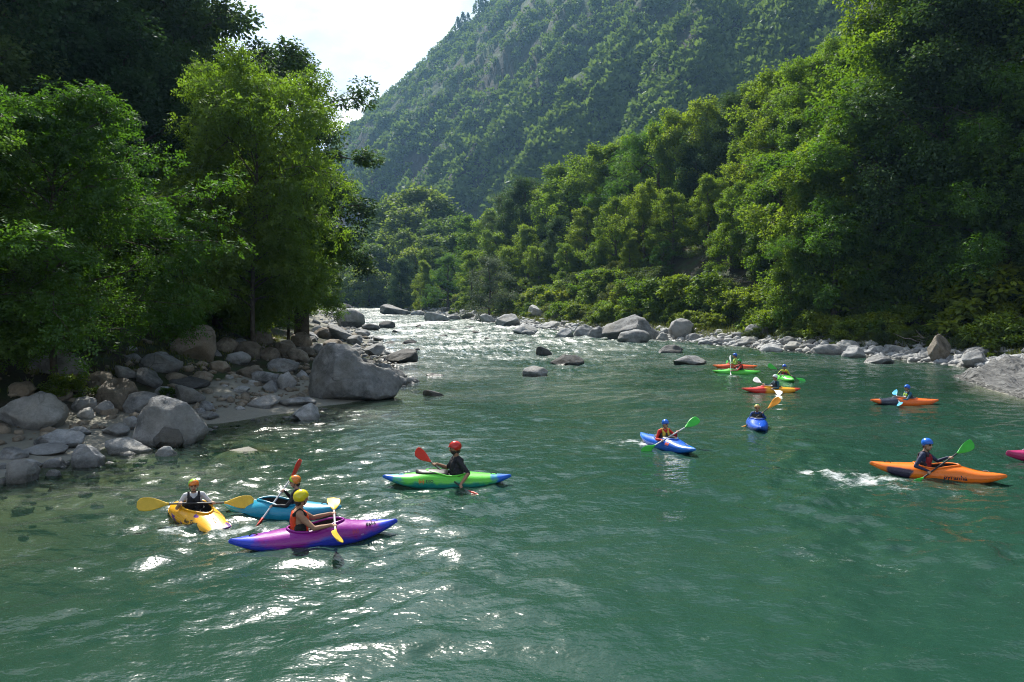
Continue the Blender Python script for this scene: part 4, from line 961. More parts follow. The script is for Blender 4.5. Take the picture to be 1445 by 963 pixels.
def kayak_mesh(L, W, H, kind, hmat):
    K = 28; T = Tube(); rings = []
    S = np.sin(np.linspace(-np.pi / 2, np.pi / 2, 47)) * .55 + np.linspace(-1, 1, 47) * .45
    for s in S:
        b, kz, sz, dz = sect(L, W, H, kind, s); ring = []
        for j in range(K):
            th = 2 * math.pi * j / K; c_, q = math.cos(th), math.sin(th)
            y = b * math.copysign(abs(c_) ** (.8 if q < 0 else .95), c_)
            z = sz + (dz - sz) * abs(q) ** (.86) if q >= 0 else sz - (sz - kz) * abs(q) ** .62
            ring.append((s * L / 2, y, z))
        rings.append(ring)
    # rounded caps
    for end, i0 in ((-1, 0), (1, -1)):
        r0 = np.array(rings[i0]); c0 = r0.mean(0); dx = .03 if kind != 'play' or end < 0 else .015
        r1 = c0 + (r0 - c0) * .55 + np.array([end * dx, 0, 0])
        if end < 0: rings.insert(0, [tuple(v) for v in r1])
        else: rings.append([tuple(v) for v in r1])
    T.loft(rings); me = T.mesh('hull'); bm = bmesh.new(); bm.from_mesh(me); bmesh.ops.recalc_face_normals(bm, faces=bm.faces); bm.to_mesh(me)
    bvh = BVHTree.FromBMesh(bm); bm.free()
    me.materials.append(hmat); me.materials.append(M['interior'])
    cx, ca, cb_ = -.02 * L / 2.5, .43 if kind != 'play' else .40, min(.215, W / 2 - .085)
    def deckz(x, y):
        h_ = bvh.ray_cast(Vector((x, y, 2)), Vector((0, 0, -1))); return h_[0].z if h_[0] else H
    C = Tube(); el = [(math.cos(t_), math.sin(t_)) for t_ in np.linspace(0, 2 * np.pi, 36, endpoint=False)]
    shape = [(cx + ca * (c_ * (1.0 if c_ > 0 else .92)), cb_ * q * (1 - .18 * c_)) for c_, q in el]
    C.loft([[(cx + (x - cx) * k, y * k, z) for x, y in shape] for z, k in ((.05, .8), (.12, .98), (.7, 1.0))])
    cm2 = C.mesh('cut', False); bm = bmesh.new(); bm.from_mesh(cm2); bmesh.ops.recalc_face_normals(bm, faces=bm.faces); bm.to_mesh(cm2); bm.free()
    cm2.materials.append(hmat); cm2.materials.append(M['interior']); cm2.polygons.foreach_set('material_index', [1] * len(cm2.polygons))
    oh = bpy.data.objects.new('h', me); ocu = bpy.data.objects.new('c', cm2); COL.objects.link(oh); COL.objects.link(ocu)
    md = oh.modifiers.new('b', 'BOOLEAN'); md.operation = 'DIFFERENCE'; md.object = ocu; md.solver = 'EXACT'
    dg = bpy.context.evaluated_depsgraph_get(); res = bpy.data.meshes.new_from_object(oh.evaluated_get(dg))
    bpy.data.objects.remove(oh); bpy.data.objects.remove(ocu)
    res.name = 'hull'
    rim = [(x, y, deckz(x * .995, y * .995) + .012) for x, y in shape]
    return res, rim, deckz, bvh
def smooth_by_angle(me, ang=40):
    me.polygons.foreach_set('use_smooth', [True] * len(me.polygons))
    bm = bmesh.new(); bm.from_mesh(me)
    for e in bm.edges: e.smooth = not (len(e.link_faces) == 2 and e.calc_face_angle(0) > R(ang))
    bm.to_mesh(me); bm.free()
def text_on_hull(kay, bvh, txt, size, x0, side, z0, mat, name='lettering', flip=False):
    cu = bpy.data.curves.new('t', 'FONT'); cu.body = txt; cu.size = size; cu.align_x = 'CENTER'; cu.align_y = 'CENTER'; cu.offset = size * .02
    o = bpy.data.objects.new('t', cu); COL.objects.link(o); dg = bpy.context.evaluated_depsgraph_get(); dg.update()
    me = bpy.data.meshes.new_from_object(o.evaluated_get(dg)); bpy.data.objects.remove(o)
    bm = bmesh.new(); bm.from_mesh(me); bmesh.ops.triangulate(bm, faces=bm.faces); bmesh.ops.subdivide_edges(bm, edges=[e for e in bm.edges if e.calc_length() > size * .3], cuts=1)
    for v in bm.verts:
        x = x0 - side * v.co.x * 1.0 if side > 0 else x0 + v.co.x       # reads left to right seen from that side
        z = z0 + v.co.y; h_ = bvh.ray_cast(Vector((x, side * 2, z)), Vector((0, -side, 0)))
        yy_ = h_[0].y if h_[0] else side * .2
        v.co = (x, yy_ + side * .004, z)
    bm.to_mesh(me); bm.free(); me.materials.append(mat)
    c_ = bpy.data.objects.new(name, me); link(c_, kay); return c_
def kayak(px, py, head, L, W, H, kind, hmat, label, draft=.10, pitch=0.0, roll=0.0, skirt=False, pos3=None):
    p = hit(px, py) if pos3 is None else pos3
    rt = empty('kayak', (p[0], p[1], p[2] - draft)); rt.rotation_euler = (roll, pitch, R(head)); tag(rt, label, 'kayak', None)
    me, rim, deckz, bvh = kayak_mesh(L, W, H, kind, hmat); smooth_by_angle(me, 45)
    obj('hull', me, None, rt)
    rp = np.array(rim + rim[:1]); T = Tube(); T.tube(rp, .017, 8, False); T.build('cockpit_rim', hmat if kind != 'slalom' else M['black'], rt)
    for sg in (-1, 1):     # moulded seam between hull and deck
        Tube().tube([(s * L / 2, sg * (sect(L, W, H, kind, s)[0] + .001), sect(L, W, H, kind, s)[2]) for s in np.linspace(-.96, .96, 40)], .006, 5, False).build('seam', hmat, rt)
    # seat with back band, in the pit
    T = Tube(); T.loft([[(x, y, z) for x, y in ((-.34, -.16), (-.34, .16), (.02, .17), (.02, -.17))] for z in (.055, .10)]); T.build('seat', M['black'], rt, False)
    q = np.linspace(-1, 1, 9); T = Tube(); T.loft([[(-.35 + .05 * t * t * 0 + .09 * t * t, .17 * t, z) for z in (.16, .30)] + [(-.375 + .09 * t * t, .17 * t, z) for z in (.30, .16)] for t in q]); T.build('back_band', M['black'], rt)
    for s in (.72, -.74):
        x = s * L / 2; b = .05; z = deckz(x, 0)
        q = np.linspace(0, 1, 7); P_ = np.stack([x + (q - .5) * .13, 0 * q, z - .006 + .035 * np.sin(q * np.pi)], 1); Tube().tube(P_, .008, 6).build('grab_handle', M['steel'] if s > 0 else M['black'], rt)
    if skirt:
        ang = np.linspace(0, 2 * np.pi, 36, endpoint=False); V = [(x, y, z + .014) for x, y, z in rim]
        c0 = (-.12, 0, .36); r2 = [(c0[0] + .15 * math.cos(a) , .17 * math.sin(a), .37) for a in ang]; r3 = [(c0[0] + .13 * math.cos(a), .15 * math.sin(a), .46) for a in ang]
        Tube().loft([V, [( .5 * (a[0] + b[0]), .5 * (a[1] + b[1]), .5 * (a[2] + b[2]) + .012) for a, b in zip(V, r2)], r2, r3], False).build('spray_deck', M['black'], rt)
    bpy.context.view_layer.update()
    return rt, bvh, deckz

# ------------------------------------------------------------------ paddles
def paddle(kay, hr, hl, bmat, smat, label, length=1.95, feather=.9, roll=0.0, shaft_r=.0155):
    hr, hl = Vector(hr), Vector(hl); c0 = (hr + hl) / 2; d = (hl - hr).normalized()
    up = Vector((0, 0, 1)); z = (up - d * up.dot(d)).normalized(); x = d.cross(z)
    Mx = Matrix((x, d, z)).transposed().to_4x4(); Mx.translation = c0
    rt = empty('paddle'); rt.matrix_world = kay.matrix_world @ Mx @ Matrix.Rotation(roll, 4, 'Y'); tag(rt, label, 'paddle')
    Lh = length / 2
    q = np.linspace(-Lh + .38, Lh - .38, 12); Tube().tube(np.stack([0 * q, q, 0 * q], 1), shaft_r, 8).build('shaft', smat, rt)
    for sg in (-1, 1):
        rings = []
        for t_ in np.linspace(0, 1, 13):
            w = .028 + .19 * math.sin(min(1, t_ * 1.12) * math.pi * .62) ** 1.3 * (1 if t_ < .86 else math.sqrt(max(0.02, 1 - ((t_ - .86) / .15) ** 2)))
            w = max(w, .03); y = Lh - .46 + .46 * t_; cz = .035 * t_ ** 2
            th = .011 * (1 - t_) + .004
            pts = []
            for j in range(12):
                a = 2 * math.pi * j / 12; xx = w / 2 * math.cos(a); pts.append((xx, y, th * math.sin(a) + cz + 1.6 * xx * xx * (1 if math.sin(a) > -2 else 1) + .008 * math.exp(-(xx / .012) ** 2) * math.sin(a)))
            rings.append(pts)
        T = Tube(); T.loft(rings); V = np.concatenate(T.V)
        a = feather / 2 * sg; c_, s_ = math.cos(a), math.sin(a)
        V = np.stack([V[:, 0] * c_ - V[:, 2] * s_, V[:, 1] * sg, V[:, 0] * s_ + V[:, 2] * c_], 1)
        if sg < 0: T.F = [tuple(reversed(f)) for f in T.F]
        T.V = [V]; T.build('blade', bmat, rt)
    return rt

# ------------------------------------------------------------------ people
def vcol_mat(name, rough):
    m, nt = new_mat(name); c = attr(nt, 'col', 'Color')
    n = noise(nt, 28.0, N(nt, 'ShaderNodeTexCoord').outputs['Object'], 4.0)
    c = mixc(nt, n, mixc(nt, 1.0, c, (.75, .75, .75), 'MULTIPLY'), mixc(nt, 1.0, c, (1.2, 1.2, 1.2), 'MULTIPLY'))
    out(nt, principled(nt, c, rough, bump(nt, noise(nt, 12.0, N(nt, 'ShaderNodeTexCoord').outputs['Object'], 3.0), .35, .02), .35)); return m
M['body'] = vcol_mat('skin_and_cloth', .65)
M['vest'] = vcol_mat('vest_fabric', .75)
class Prims:
    def __init__(s): s.p = []
    def cap(s, a, ra, b, rb, col): s.p.append(('c', np.array(a, float), ra, np.array(b, float), rb, col)); return s
    def ell(s, c, r, col, rot=None): s.p.append(('e', np.array(c, float), np.array(r, float), np.eye(3) if rot is None else rot, None, col)); return s
    def geom(s):
        Vs, Fs, n = [], [], 0; iv, fc = ico(2)
        for p in s.p:
            if p[0] == 'e':
                v = (iv * p[2]) @ p[3].T + p[1]; f = fc
            else:
                a, ra, b, rb = p[1:5]; d = b - a; L = np.linalg.norm(d) + 1e-9; d = d / L
                t = iv @ d; v = np.where((t > 0)[:, None], iv * rb + b, iv * ra + a); f = fc
            Vs.append(v); Fs += [tuple(i + n for i in q) for q in f]; n += len(v)
        return np.concatenate(Vs), Fs
    def color(s, V):
        best = np.full(len(V), 9.0); C = np.zeros((len(V), 4), np.float32)
        for p in s.p:
            if p[0] == 'e':
                q = (V - p[1]) @ p[3]; k = np.linalg.norm(q / p[2], axis=1); d = (k - 1) * p[2].min()
            else:
                a, ra, b, rb = p[1:5]; ab = b - a; t = np.clip((V - a) @ ab / (ab @ ab + 1e-9), 0, 1); d = np.linalg.norm(V - a - t[:, None] * ab, axis=1) - (ra + (rb - ra) * t)
            m_ = d < best - 1e-5; best[m_] = d[m_]; C[m_] = (*p[5], 1)
        return C
    def mesh(s, name, vox, sm=3):
        me = remesh_obj(*s.geom(), vox, sm); me.name = name
        V = np.array([v.co[:] for v in me.vertices]); a = me.attributes.new('col', 'FLOAT_COLOR', 'POINT'); a.data.foreach_set('color', s.color(V).ravel())
        return me
def rotz(a): c_, s_ = math.cos(a), math.sin(a); return np.array([[c_, -s_, 0], [s_, c_, 0], [0, 0, 1.0]])
def roty(a): c_, s_ = math.cos(a), math.sin(a); return np.array([[c_, 0, s_], [0, 1, 0], [-s_, 0, c_]])
SKIN = (.42, .25, .17); TAN = (.36, .2, .125)
def person(kay, hr, hl, label, sc=1.0, lean=.08, twist=0.0, head=0.0, nod=0.0, skin=SKIN, upper=(.02, .02, .025), fore=None, vest=None, vest2=None, helmet=(.5, .02, .02), beard=False,
           hair=(.03, .02, .015), seat=(-.13, 0, .11), vox=.014, helm_mat=None, visor=False, vents=False, vest_side=None, bare_legs=False, helmet_front=None):
    fore = skin if fore is None else fore
    inv = Matrix.Identity(4)
    Rt = rotz(twist) @ roty(lean)
    def W(v): return np.array(seat) + sc * (Rt @ np.array(v, float))
    P_ = Prims(); e = lambda c, r, col: P_.ell(W(c), np.array(r) * sc, col, Rt)
    cp = lambda a, ra, b, rb, col: P_.cap(W(a), ra * sc, W(b), rb * sc, col)
    shirt = upper
    e((0, 0, .06), (.12, .165, .10), shirt); e((.0, 0, .20), (.105, .15, .13), shirt); e((.0, 0, .36), (.118, .17, .16), shirt); e((-.01, 0, .47), (.095, .165, .09), shirt)
    cp((-.01, .10, .50), .062, (-.01, .165, .485), .066, shirt); cp((-.01, -.10, .50), .062, (-.01, -.165, .485), .066, shirt)
    cp((-.01, 0, .50), .058, (.01, 0, .60), .05, skin)
    # legs inside the hull
    for sg in (-1, 1):
        cp_ = lambda a, ra, b, rb, col: P_.cap(np.array(seat) + sc * np.array(a), ra * sc, np.array(seat) + sc * np.array(b), rb * sc, col)
        cp_((.02, sg * .08, .03), .075, (.36, sg * .11, .10), .058, (.02, .02, .03)); cp_((.36, sg * .11, .10), .055, (.70, sg * .07, .03), .04, skin); cp_((.70, sg * .07, .03), .04, (.76, sg * .07, .09), .03, (.03, .03, .03))
    # head
    Hr = rotz(twist + head) @ roty(nod + lean * .3); hc = W((.025, 0, .70))
    h = lambda v: hc + sc * (Hr @ np.array(v, float))
    he = lambda c, r, col: P_.ell(h(c), np.array(r) * sc, col, Hr)
    he((0, 0, .025), (.098, .077, .092), skin); he((.022, 0, -.055), (.068, .058, .062), hair if beard else skin); he((.045, 0, -.085), (.036, .036, .028), hair if beard else skin)
    P_.cap(h((.092, 0, .01)), .012 * sc, h((.112, 0, -.028)), .016 * sc, skin)
    for sg in (-1, 1):
        he((.088, sg * .032, .012), (.014, .017, .011), (.03, .02, .02)); he((.0, sg * .08, -.005), (.025, .014, .034), skin)
        P_.cap(h((.094, sg * .018, .032)), .009 * sc, h((.086, sg * .05, .032)), .008 * sc, hair)
    P_.cap(h((.088, -.02, -.058)), .008 * sc, h((.088, .02, -.058)), .008 * sc, (.25, .09, .07))
    he((-.06, 0, -.04), (.05, .06, .06), hair)
    # arms with two-bone bend, hands closed on the shaft
    d = np.array(hl, float) - np.array(hr, float); d /= np.linalg.norm(d)
    for sg, tgt in ((-1, hr), (1, hl)):
        tgt = np.array(tgt, float); S = W((-.01, sg * .185, .475)); l1, l2 = .285 * sc, .265 * sc
        v = tgt - S; D = np.linalg.norm(v); Dm = min(D, (l1 + l2) * .985); u = v / D; wr = S + u * (Dm - .0)
        if D > Dm: l1 *= D / Dm * .995; l2 *= D / Dm * .995; Dm = D
        wr = tgt - u * .055 * sc; Dm = np.linalg.norm(wr - S)
        ca = np.clip((l1 * l1 + Dm * Dm - l2 * l2) / (2 * l1 * Dm), -1, 1); pole = Rt @ np.array([-.35, sg * .55, -1.0]); pole = pole - u * (pole @ u); pole /= np.linalg.norm(pole)
        E = S + u * l1 * ca + pole * l1 * math.sqrt(max(0, 1 - ca * ca))
        P_.cap(S, .056 * sc, S + (E - S) * .5, .05 * sc, upper); P_.cap(S + (E - S) * .5, .05 * sc, E, .041 * sc, upper if fore is not skin or upper is skin else upper)
        P_.cap(E, .041 * sc, E + (wr - E) * .45, .039 * sc, fore); P_.cap(E + (wr - E) * .45, .039 * sc, wr, .027 * sc, fore)
        pa = tgt - u * .022 * sc; n_ = np.cross(d, u); n_ /= np.linalg.norm(n_) + 1e-9; w_ = np.cross(n_, d)
        P_.cap(pa - d * .022 * sc, .024 * sc, pa + d * .022 * sc, .024 * sc, skin)
        for i, fl in enumerate((.9, 1.0, .97, .8)):
            o_ = tgt + d * (i - 1.5) * .021 * sc * (-sg); k1 = o_ + n_ * .029 * sc + u * .004; k2 = o_ + u * .03 * sc * fl + n_ * .008 * sc; k3 = o_ + u * .012 * sc - n_ * .026 * sc * fl
            P_.cap(o_ - u * .015 * sc + n_ * .02 * sc, .0105 * sc, k1, .01 * sc, skin); P_.cap(k1, .01 * sc, k2, .0095 * sc, skin); P_.cap(k2, .0095 * sc, k3, .0085 * sc, skin)
        th0 = pa - d * sg * (-.028) * sc; P_.cap(th0, .013 * sc, th0 + u * .03 * sc - n_ * .024 * sc, .0105 * sc, skin)
    body = obj('person', P_.mesh('person', vox, 2), M['body']); body.matrix_world = kay.matrix_world.copy(); tag(body, label, 'person')
    # life vest: padded shell over the torso
    if vest is not None:
        Q = Prims(); qe = lambda c, r, col: Q.ell(W(c), np.array(r) * sc, col, Rt); qc = lambda a, ra, b, rb, col: Q.cap(W(a), ra * sc, W(b), rb * sc, col)
        v2 = vest if vest2 is None else vest2; vsd = v2 if vest_side is None else vest_side
        for sg in (-1, 1):
            qe((.085, sg * .072, .36), (.066, .07, .135), vest); qe((.085, sg * .075, .22), (.06, .068, .085), vest)
            qc((.075, sg * .10, .47), .036, (-.005, sg * .105, .555), .03, vsd); qc((-.005, sg * .105, .555), .03, (-.09, sg * .095, .48), .036, vsd)
            qe((.0, sg * .155, .25), (.1, .045, .10), vsd)
        qe((-.085, 0, .36), (.06, .145, .16), v2); qe((-.075, 0, .22), (.06, .14, .10), v2)
        qc((.115, .0, .20), .012, (.115, .0, .45), .012, (.01, .01, .01))
        vm = obj('life_vest', Q.mesh('life_vest', .014, 2), M['vest'], body)
        T = Tube(); an = np.linspace(0, 2 * np.pi, 28); T.tube([W((.155 * math.cos(a), .205 * math.sin(a), .185)) for a in an], .014 * sc, 6, False); T.build('strap', M['strap'], vm)
        T = Tube(); T.box(W((.158, 0, .185)), np.array((.02, .05, .032)) * sc, Rt); T.build('buckle', M['black'], vm, False)
    # helmet shell with brim, ear cover and chin strap
    bm = bmesh.new(); bmesh.ops.create_uvsphere(bm, u_segments=32, v_segments=20, radius=1)
    for v in bm.verts: v.co = Vector((v.co.x * .118, v.co.y * .100, v.co.z * .104))
    def low(x): return np.interp(x, [-.12, -.05, .0, .03, .12], [-.06, -.062, -.058, -.02, .0])
    bmesh.ops.delete(bm, geom=[f for f in bm.faces if f.calc_center_median().z < low(f.calc_center_median().x)], context='FACES')
    for v in bm.verts:
        if v.is_boundary: v.co.z = .6 * v.co.z + .4 * low(v.co.x)
    r_ = bmesh.ops.solidify(bm, geom=bm.faces[:], thickness=-.009)
    for v in bm.verts: v.co = Vector(h(np.array(v.co) + np.array([-.004, 0, .045])))
    me = bpy.data.meshes.new('helmet'); bm.to_mesh(me); bm.free(); me.polygons.foreach_set('use_smooth', [True] * len(me.polygons))
    hm = helm_mat or plain('helmet_shell', helmet, .22, 15.0, .08, .6); hm_o = obj('helmet', me, hm, body)
    if visor:
        q = np.linspace(-1, 1, 13); top = [h((.105 + .03 * (1 - t * t) - .05 * t * t, .088 * t, .045)) for t in q]; inn = [h((.112 - .055 * t * t, .092 * t, .055)) for t in q]
        T = Tube(); ring = []
        for a, b in zip(inn, top): ring.append([a, b, b - np.array([0, 0, .008]), a - np.array([0, 0, .008])])
        T.loft(ring); T.build('visor', hm, hm_o)
    if vents:
        for sg in (-1, 1):
            for k in range(3):
                a_ = -.5 + .55 * k; T = Tube(); pp = [h((.085 * math.cos(q_) * -math.sin(a_) - .004, sg * (.098 * math.cos(q_)) * .9, .045 + .104 * math.sin(q_) + .004)) for q_ in (.45, .6, .75)]
                T.tube(pp, .011 * sc, 6); T.build('vent', M['black'], hm_o)
    T = Tube(); T.tube([h((.005 + .03 * math.sin(a), .088 * math.cos(a), -.02 - .105 * math.sin(a))) for a in np.linspace(0, np.pi, 11)], .006 * sc, 5); T.build('chin_strap', M['strap'], hm_o)
    return body

def reach(sc, seat, *hands):
    return [tuple(s_ + (h_ - s_) * sc for h_, s_ in zip(h, seat)) for h in hands]
def helmet_two(name, c1, c2, split=.02):
    """front colour / back colour, split by world-independent object x is not available: use noise-free gradient in generated coords"""
    m, nt = new_mat(name); g = N(nt, 'ShaderNodeTexCoord').outputs['Generated']; sp = N(nt, 'ShaderNodeSeparateXYZ'); LK(nt, g, sp.inputs[0])
    n = noise(nt, 9.0, g, 2.0)
    f = math_(nt, 'ADD', math_(nt, 'SUBTRACT', sp.outputs['X'], math_(nt, 'MULTIPLY', sp.outputs['Z'], .45)), math_(nt, 'MULTIPLY', math_(nt, 'SUBTRACT', n, .5), .25))
    c = mixc(nt, ramp(nt, f, .33, .38), c2, c1); c = mixc(nt, math_(nt, 'MULTIPLY', ramp(nt, noise(nt, 7.0, g, 1.0), .63, .66), .9), c, (.02, .02, .02))
    out(nt, principled(nt, c, .25, None, .6)); return m

C_ = dict(yellow=(.85, .42, .01), purple=(.10, .012, .22), cyan=(.01, .27, .42), blue=(.008, .10, .52), magenta=(.27, .012, .26), lime=(.16, .62, .06), teal=(.01, .22, .24), orange=(.85, .17, .012), red=(.62, .02, .012), navy=(.015, .03, .085))
S_ = {}
S_['yb'] = plain('paddle_yellow', (.72, .47, .04), .4, 12.0, .2); S_['rb'] = plain('paddle_red', (.62, .03, .015), .4, 12.0, .2); S_['gb'] = plain('paddle_green', (.05, .5, .05), .4, 12.0, .2)
S_['ob'] = plain('paddle_orange', (.8, .3, .01), .4, 12.0, .2); S_['wb'] = plain('paddle_white', (.75, .77, .78), .4, 12.0, .1); S_['bb'] = plain('paddle_blue', (.02, .3, .55), .4, 12.0, .2)
S_['alu'] = plain('shaft_aluminium', (.55, .55, .56), .3, 30.0, .15); S_['blk'] = plain('shaft_black', (.02, .02, .022), .4, 30.0, .3)
M['mark_dark'] = plain('lettering_dark', (.01, .015, .04), .5, 30.0, .1); M['mark_orange'] = plain('lettering_orange', (.8, .12, .02), .5, 30.0, .1); M['mark_white'] = plain('lettering_white', (.8, .8, .8), .5, 30.0, .05)

# 1 yellow play boat, child
k, bv, dz = kayak(279, 732, -40, 1.62, .58, .34, 'play', hull_mat('hull_yellow', C_['yellow'], C_['purple'], mode='spots', seed=2.0), 'stubby yellow kayak with purple splashes and a blunt purple edged bow', pitch=.03)
text_on_hull(k, bv, 'duo Tour', .085, .30, -1, .17, M['mark_dark'])
hr, hl = reach(0.76, (-.13, 0, .11), (.06, -.38, .52), (.36, .20, .47))
paddle(k, hr, hl, S_['yb'], S_['blk'], 'black shafted paddle with yellow blades held level above the yellow kayak', 1.75, .1, R(70))
person(k, hr, hl, 'child in green and orange helmet, white sleeves and black vest in the yellow kayak', .76, .05, twist=-.45, upper=(.55, .56, .58), vest=(.012, .013, .018), vox=.0105, helm_mat=helmet_two('helmet_child', (.75, .2, .02), (.35, .6, .03)))
# 2 cyan kayak, child
k, bv, dz = kayak(398, 726, 176, 2.02, .56, .33, 'creek', hull_mat('hull_cyan', C_['cyan'], (.03, .34, .5), mode='ends', seed=5.0), 'turquoise blue kayak floating between the yellow and the purple kayak')
hr, hl = reach(0.79, (-.29, 0, .11), (.10, -.08, .58), (.20, .27, .34))
paddle(k, hr, hl, S_['rb'], S_['alu'], 'silver shafted paddle with red blades held upright over the turquoise kayak', 1.75, .5, R(60))
person(k, hr, hl, 'child in green vented helmet and black jacket in the turquoise kayak', .79, .05, twist=.3, upper=(.015, .016, .022), fore=(.015, .016, .022), vest=(.02, .03, .05), vox=.0105, vents=True, helm_mat=helmet_two('helmet_lime', (.3, .62, .03), (.7, .22, .03)), seat=(-.29, 0, .11))
# 3 purple kayak
k, bv, dz = kayak(447, 764, 19, 2.40, .58, .35, 'creek', hull_mat('hull_purple', C_['magenta'], (.02, .05, .55), (.03, .05, .5), mode='ends', seed=8.3), 'glossy purple and blue kayak with upturned ends beside the turquoise one', pitch=-.02)
text_on_hull(k, bv, '(o)', .08, .56, -1, .25, plain('emblem_red', (.45, .04, .08), .5, 20.0, .2), 'emblem'); text_on_hull(k, bv, 'EXO', .07, .80, -1, .31, M['mark_dark']); text_on_hull(k, bv, '-', .14, .66, -1, .20, M['mark_white'], 'sticker')
hr, hl = reach(0.93, (-.26, 0, .12), (.30, -.28, .40), (.33, .25, .44))
paddle(k, hr, hl, S_['yb'], S_['alu'], 'paddle with yellow blades pointing at the water beside the purple kayak', 1.7, .6, R(25))
person(k, hr, hl, 'bare armed person in yellow helmet and orange black vest in the purple kayak', .93, .06, twist=.1, head=.35, skin=TAN, upper=TAN, vest=(.72, .07, .015), vest2=(.72, .07, .015), vest_side=(.012, .012, .012), helmet=(.72, .6, .01), vox=.0105, seat=(-.26, 0, .12))
# 4 green kayak, man with beard
k, bv, dz = kayak(631, 683, 181, 2.5, .60, .34, 'creek', hull_mat('hull_green', (.12, .58, .05), (.008, .12, .6), (.01, .26, .22), mode='ends', seed=1.2, off=.42), 'lime green kayak with blue tips and a black spray skirt')
text_on_hull(k, bv, '(o)', .10, .48, 1, .22, M['mark_orange'], 'emblem'); text_on_hull(k, bv, 'EXO', .075, .32, 1, .22, M['mark_dark'])
hr, hl = reach(1.0, (-.20, 0, .11), (.27, -.12, .46), (-.30, .40, .14))
paddle(k, hr, hl, S_['rb'], S_['blk'], 'black shafted paddle with a red blade raised over the green kayak', 1.95, .3, R(65))
person(k, hr, hl, 'bearded person in red helmet and black vest paddling the lime green kayak', 1.0, .02, twist=.35, head=-.25, skin=TAN, upper=(.016, .017, .022), fore=TAN, vest=(.014, .015, .02), helmet=(.55, .02, .012), beard=True, visor=True, vox=.0105, seat=(-.20, 0, .11))
T = Tube(); z0 = dz(.45, 0)
rings = []
for x in np.linspace(-.02, .62, 9):
    w = .2 * math.sqrt(max(.02, 1 - ((x - .12) / .52) ** 2)); up_ = .006 + .05 * max(0, x - .42) / .2
    rings.append([(x, w * t, dz(x, w * t * .9) + up_ * (1 - t * t) + .012) for t in np.linspace(-1, 1, 9)] + [(x, w * t, dz(x, w * t * .9) + .004) for t in np.linspace(1, -1, 9)])
T.loft(rings); T.build('spray_deck', M['black'], k)
# 5 blue kayak, red jacket
k, bv, dz = kayak(940, 631, -66, 2.2, .57, .33, 'creek', hull_mat('hull_blue', C_['blue'], (.01, .16, .6), mode='ends', seed=3.0), 'blue kayak with red marks carrying the paddler in a red jacket', skirt=True)
text_on_hull(k, bv, 'ee', .13, .35, -1, .27, M['mark_orange'], 'emblem')
hr, hl = reach(0.8, (-.13, 0, .11), (.28, -.34, .36), (.26, .27, .60))
paddle(k, hr, hl, S_['gb'], S_['alu'], 'paddle with green blades slanting across the paddler in the red jacket', 1.9, .5, R(60))
person(k, hr, hl, 'person in red jacket, yellow vest and blue helmet in the blue kayak', .80, .12, upper=(.5, .02, .015), fore=(.5, .02, .015), vest=(.62, .45, .06), helmet=(.01, .12, .55))
# 6 blue kayak facing the viewer
k, bv, dz = kayak(1068, 602, -105, 2.2, .58, .34, 'creek', hull_mat('hull_royal', (.008, .08, .5), mode='plain'), 'blue kayak seen bow on below a raised orange paddle blade', skirt=True)
hr, hl = reach(0.74, (-.13, 0, .11), (.30, -.24, .32), (.24, .18, .68))
paddle(k, hr, hl, S_['ob'], S_['blk'], 'black shafted paddle with an orange blade raised high over the blue kayak', 1.7, .5, R(60))
person(k, hr, hl, 'person in yellow tan helmet and blue jacket in the bow on blue kayak', .74, .1, upper=(.015, .06, .22), fore=(.015, .06, .22), vest=(.012, .016, .04), helm_mat=helmet_two('helmet_tan', (.55, .3, .12), (.45, .55, .05)))
# 7 red and yellow kayak
k, bv, dz = kayak(1088, 554, 179, 2.3, .57, .33, 'creek', hull_mat('hull_redyellow', (.85, .38, .01), (.6, .03, .02), (.65, .06, .03), mode='bow', seed=4.0), 'yellow and red kayak carrying the paddler in a white helmet', skirt=True)
hr, hl = reach(0.84, (-.2, 0, .11), (.32, -.24, .46), (.12, .34, .30))
paddle(k, hr, hl, S_['wb'], S_['blk'], 'paddle with a white blade dipping beside the yellow and red kayak', 1.75, .2, R(50))
person(k, hr, hl, 'person in white helmet and teal top in the yellow and red kayak', .84, .06, twist=.2, head=.1, upper=(.02, .09, .12), fore=(.02, .09, .12), vest=(.015, .03, .05), helmet=(.7, .72, .75), seat=(-.2, 0, .11))
# 8 green kayak, yellow and red vest
k, bv, dz = kayak(1107, 537, -92, 2.1, .57, .33, 'creek', hull_mat('hull_green_b', (.10, .62, .06), mode='plain'), 'bright green kayak just behind the paddler in the white helmet', skirt=True)
hr, hl = reach(0.86, (-.13, 0, .11), (.22, -.28, .62), (.28, .28, .36))
paddle(k, hr, hl, S_['gb'], S_['blk'], 'paddle with a raised green blade behind the white helmet', 1.85, .5, R(60))
person(k, hr, hl, 'person in blue helmet with yellow and red vest in the bright green kayak', .86, .08, upper=(.5, .55, .03), fore=(.02, .03, .05), vest=(.45, .04, .03), vest_side=(.6, .6, .04), helmet=(.01, .08, .5))
# 9 green kayak with green helmet
k, bv, dz = kayak(1039, 528, 170, 2.3, .57, .33, 'creek', hull_mat('hull_green_c', (.09, .55, .05), mode='plain'), 'green kayak lying alongside the red orange kayak', skirt=True)
hr, hl = reach(0.9, (-.2, 0, .11), (.34, .0, .62), (.38, .32, .30))
paddle(k, hr, hl, S_['wb'], S_['alu'], 'pale paddle held upright beside the green kayak alongside the red orange one', 1.6, .5, R(60))
person(k, hr, hl, 'person in green helmet and black vest with red shoulders in a green kayak', .9, .06, twist=.2, upper=(.55, .03, .02), vest=(.015, .015, .018), helmet=(.02, .28, .06), seat=(-.2, 0, .11))
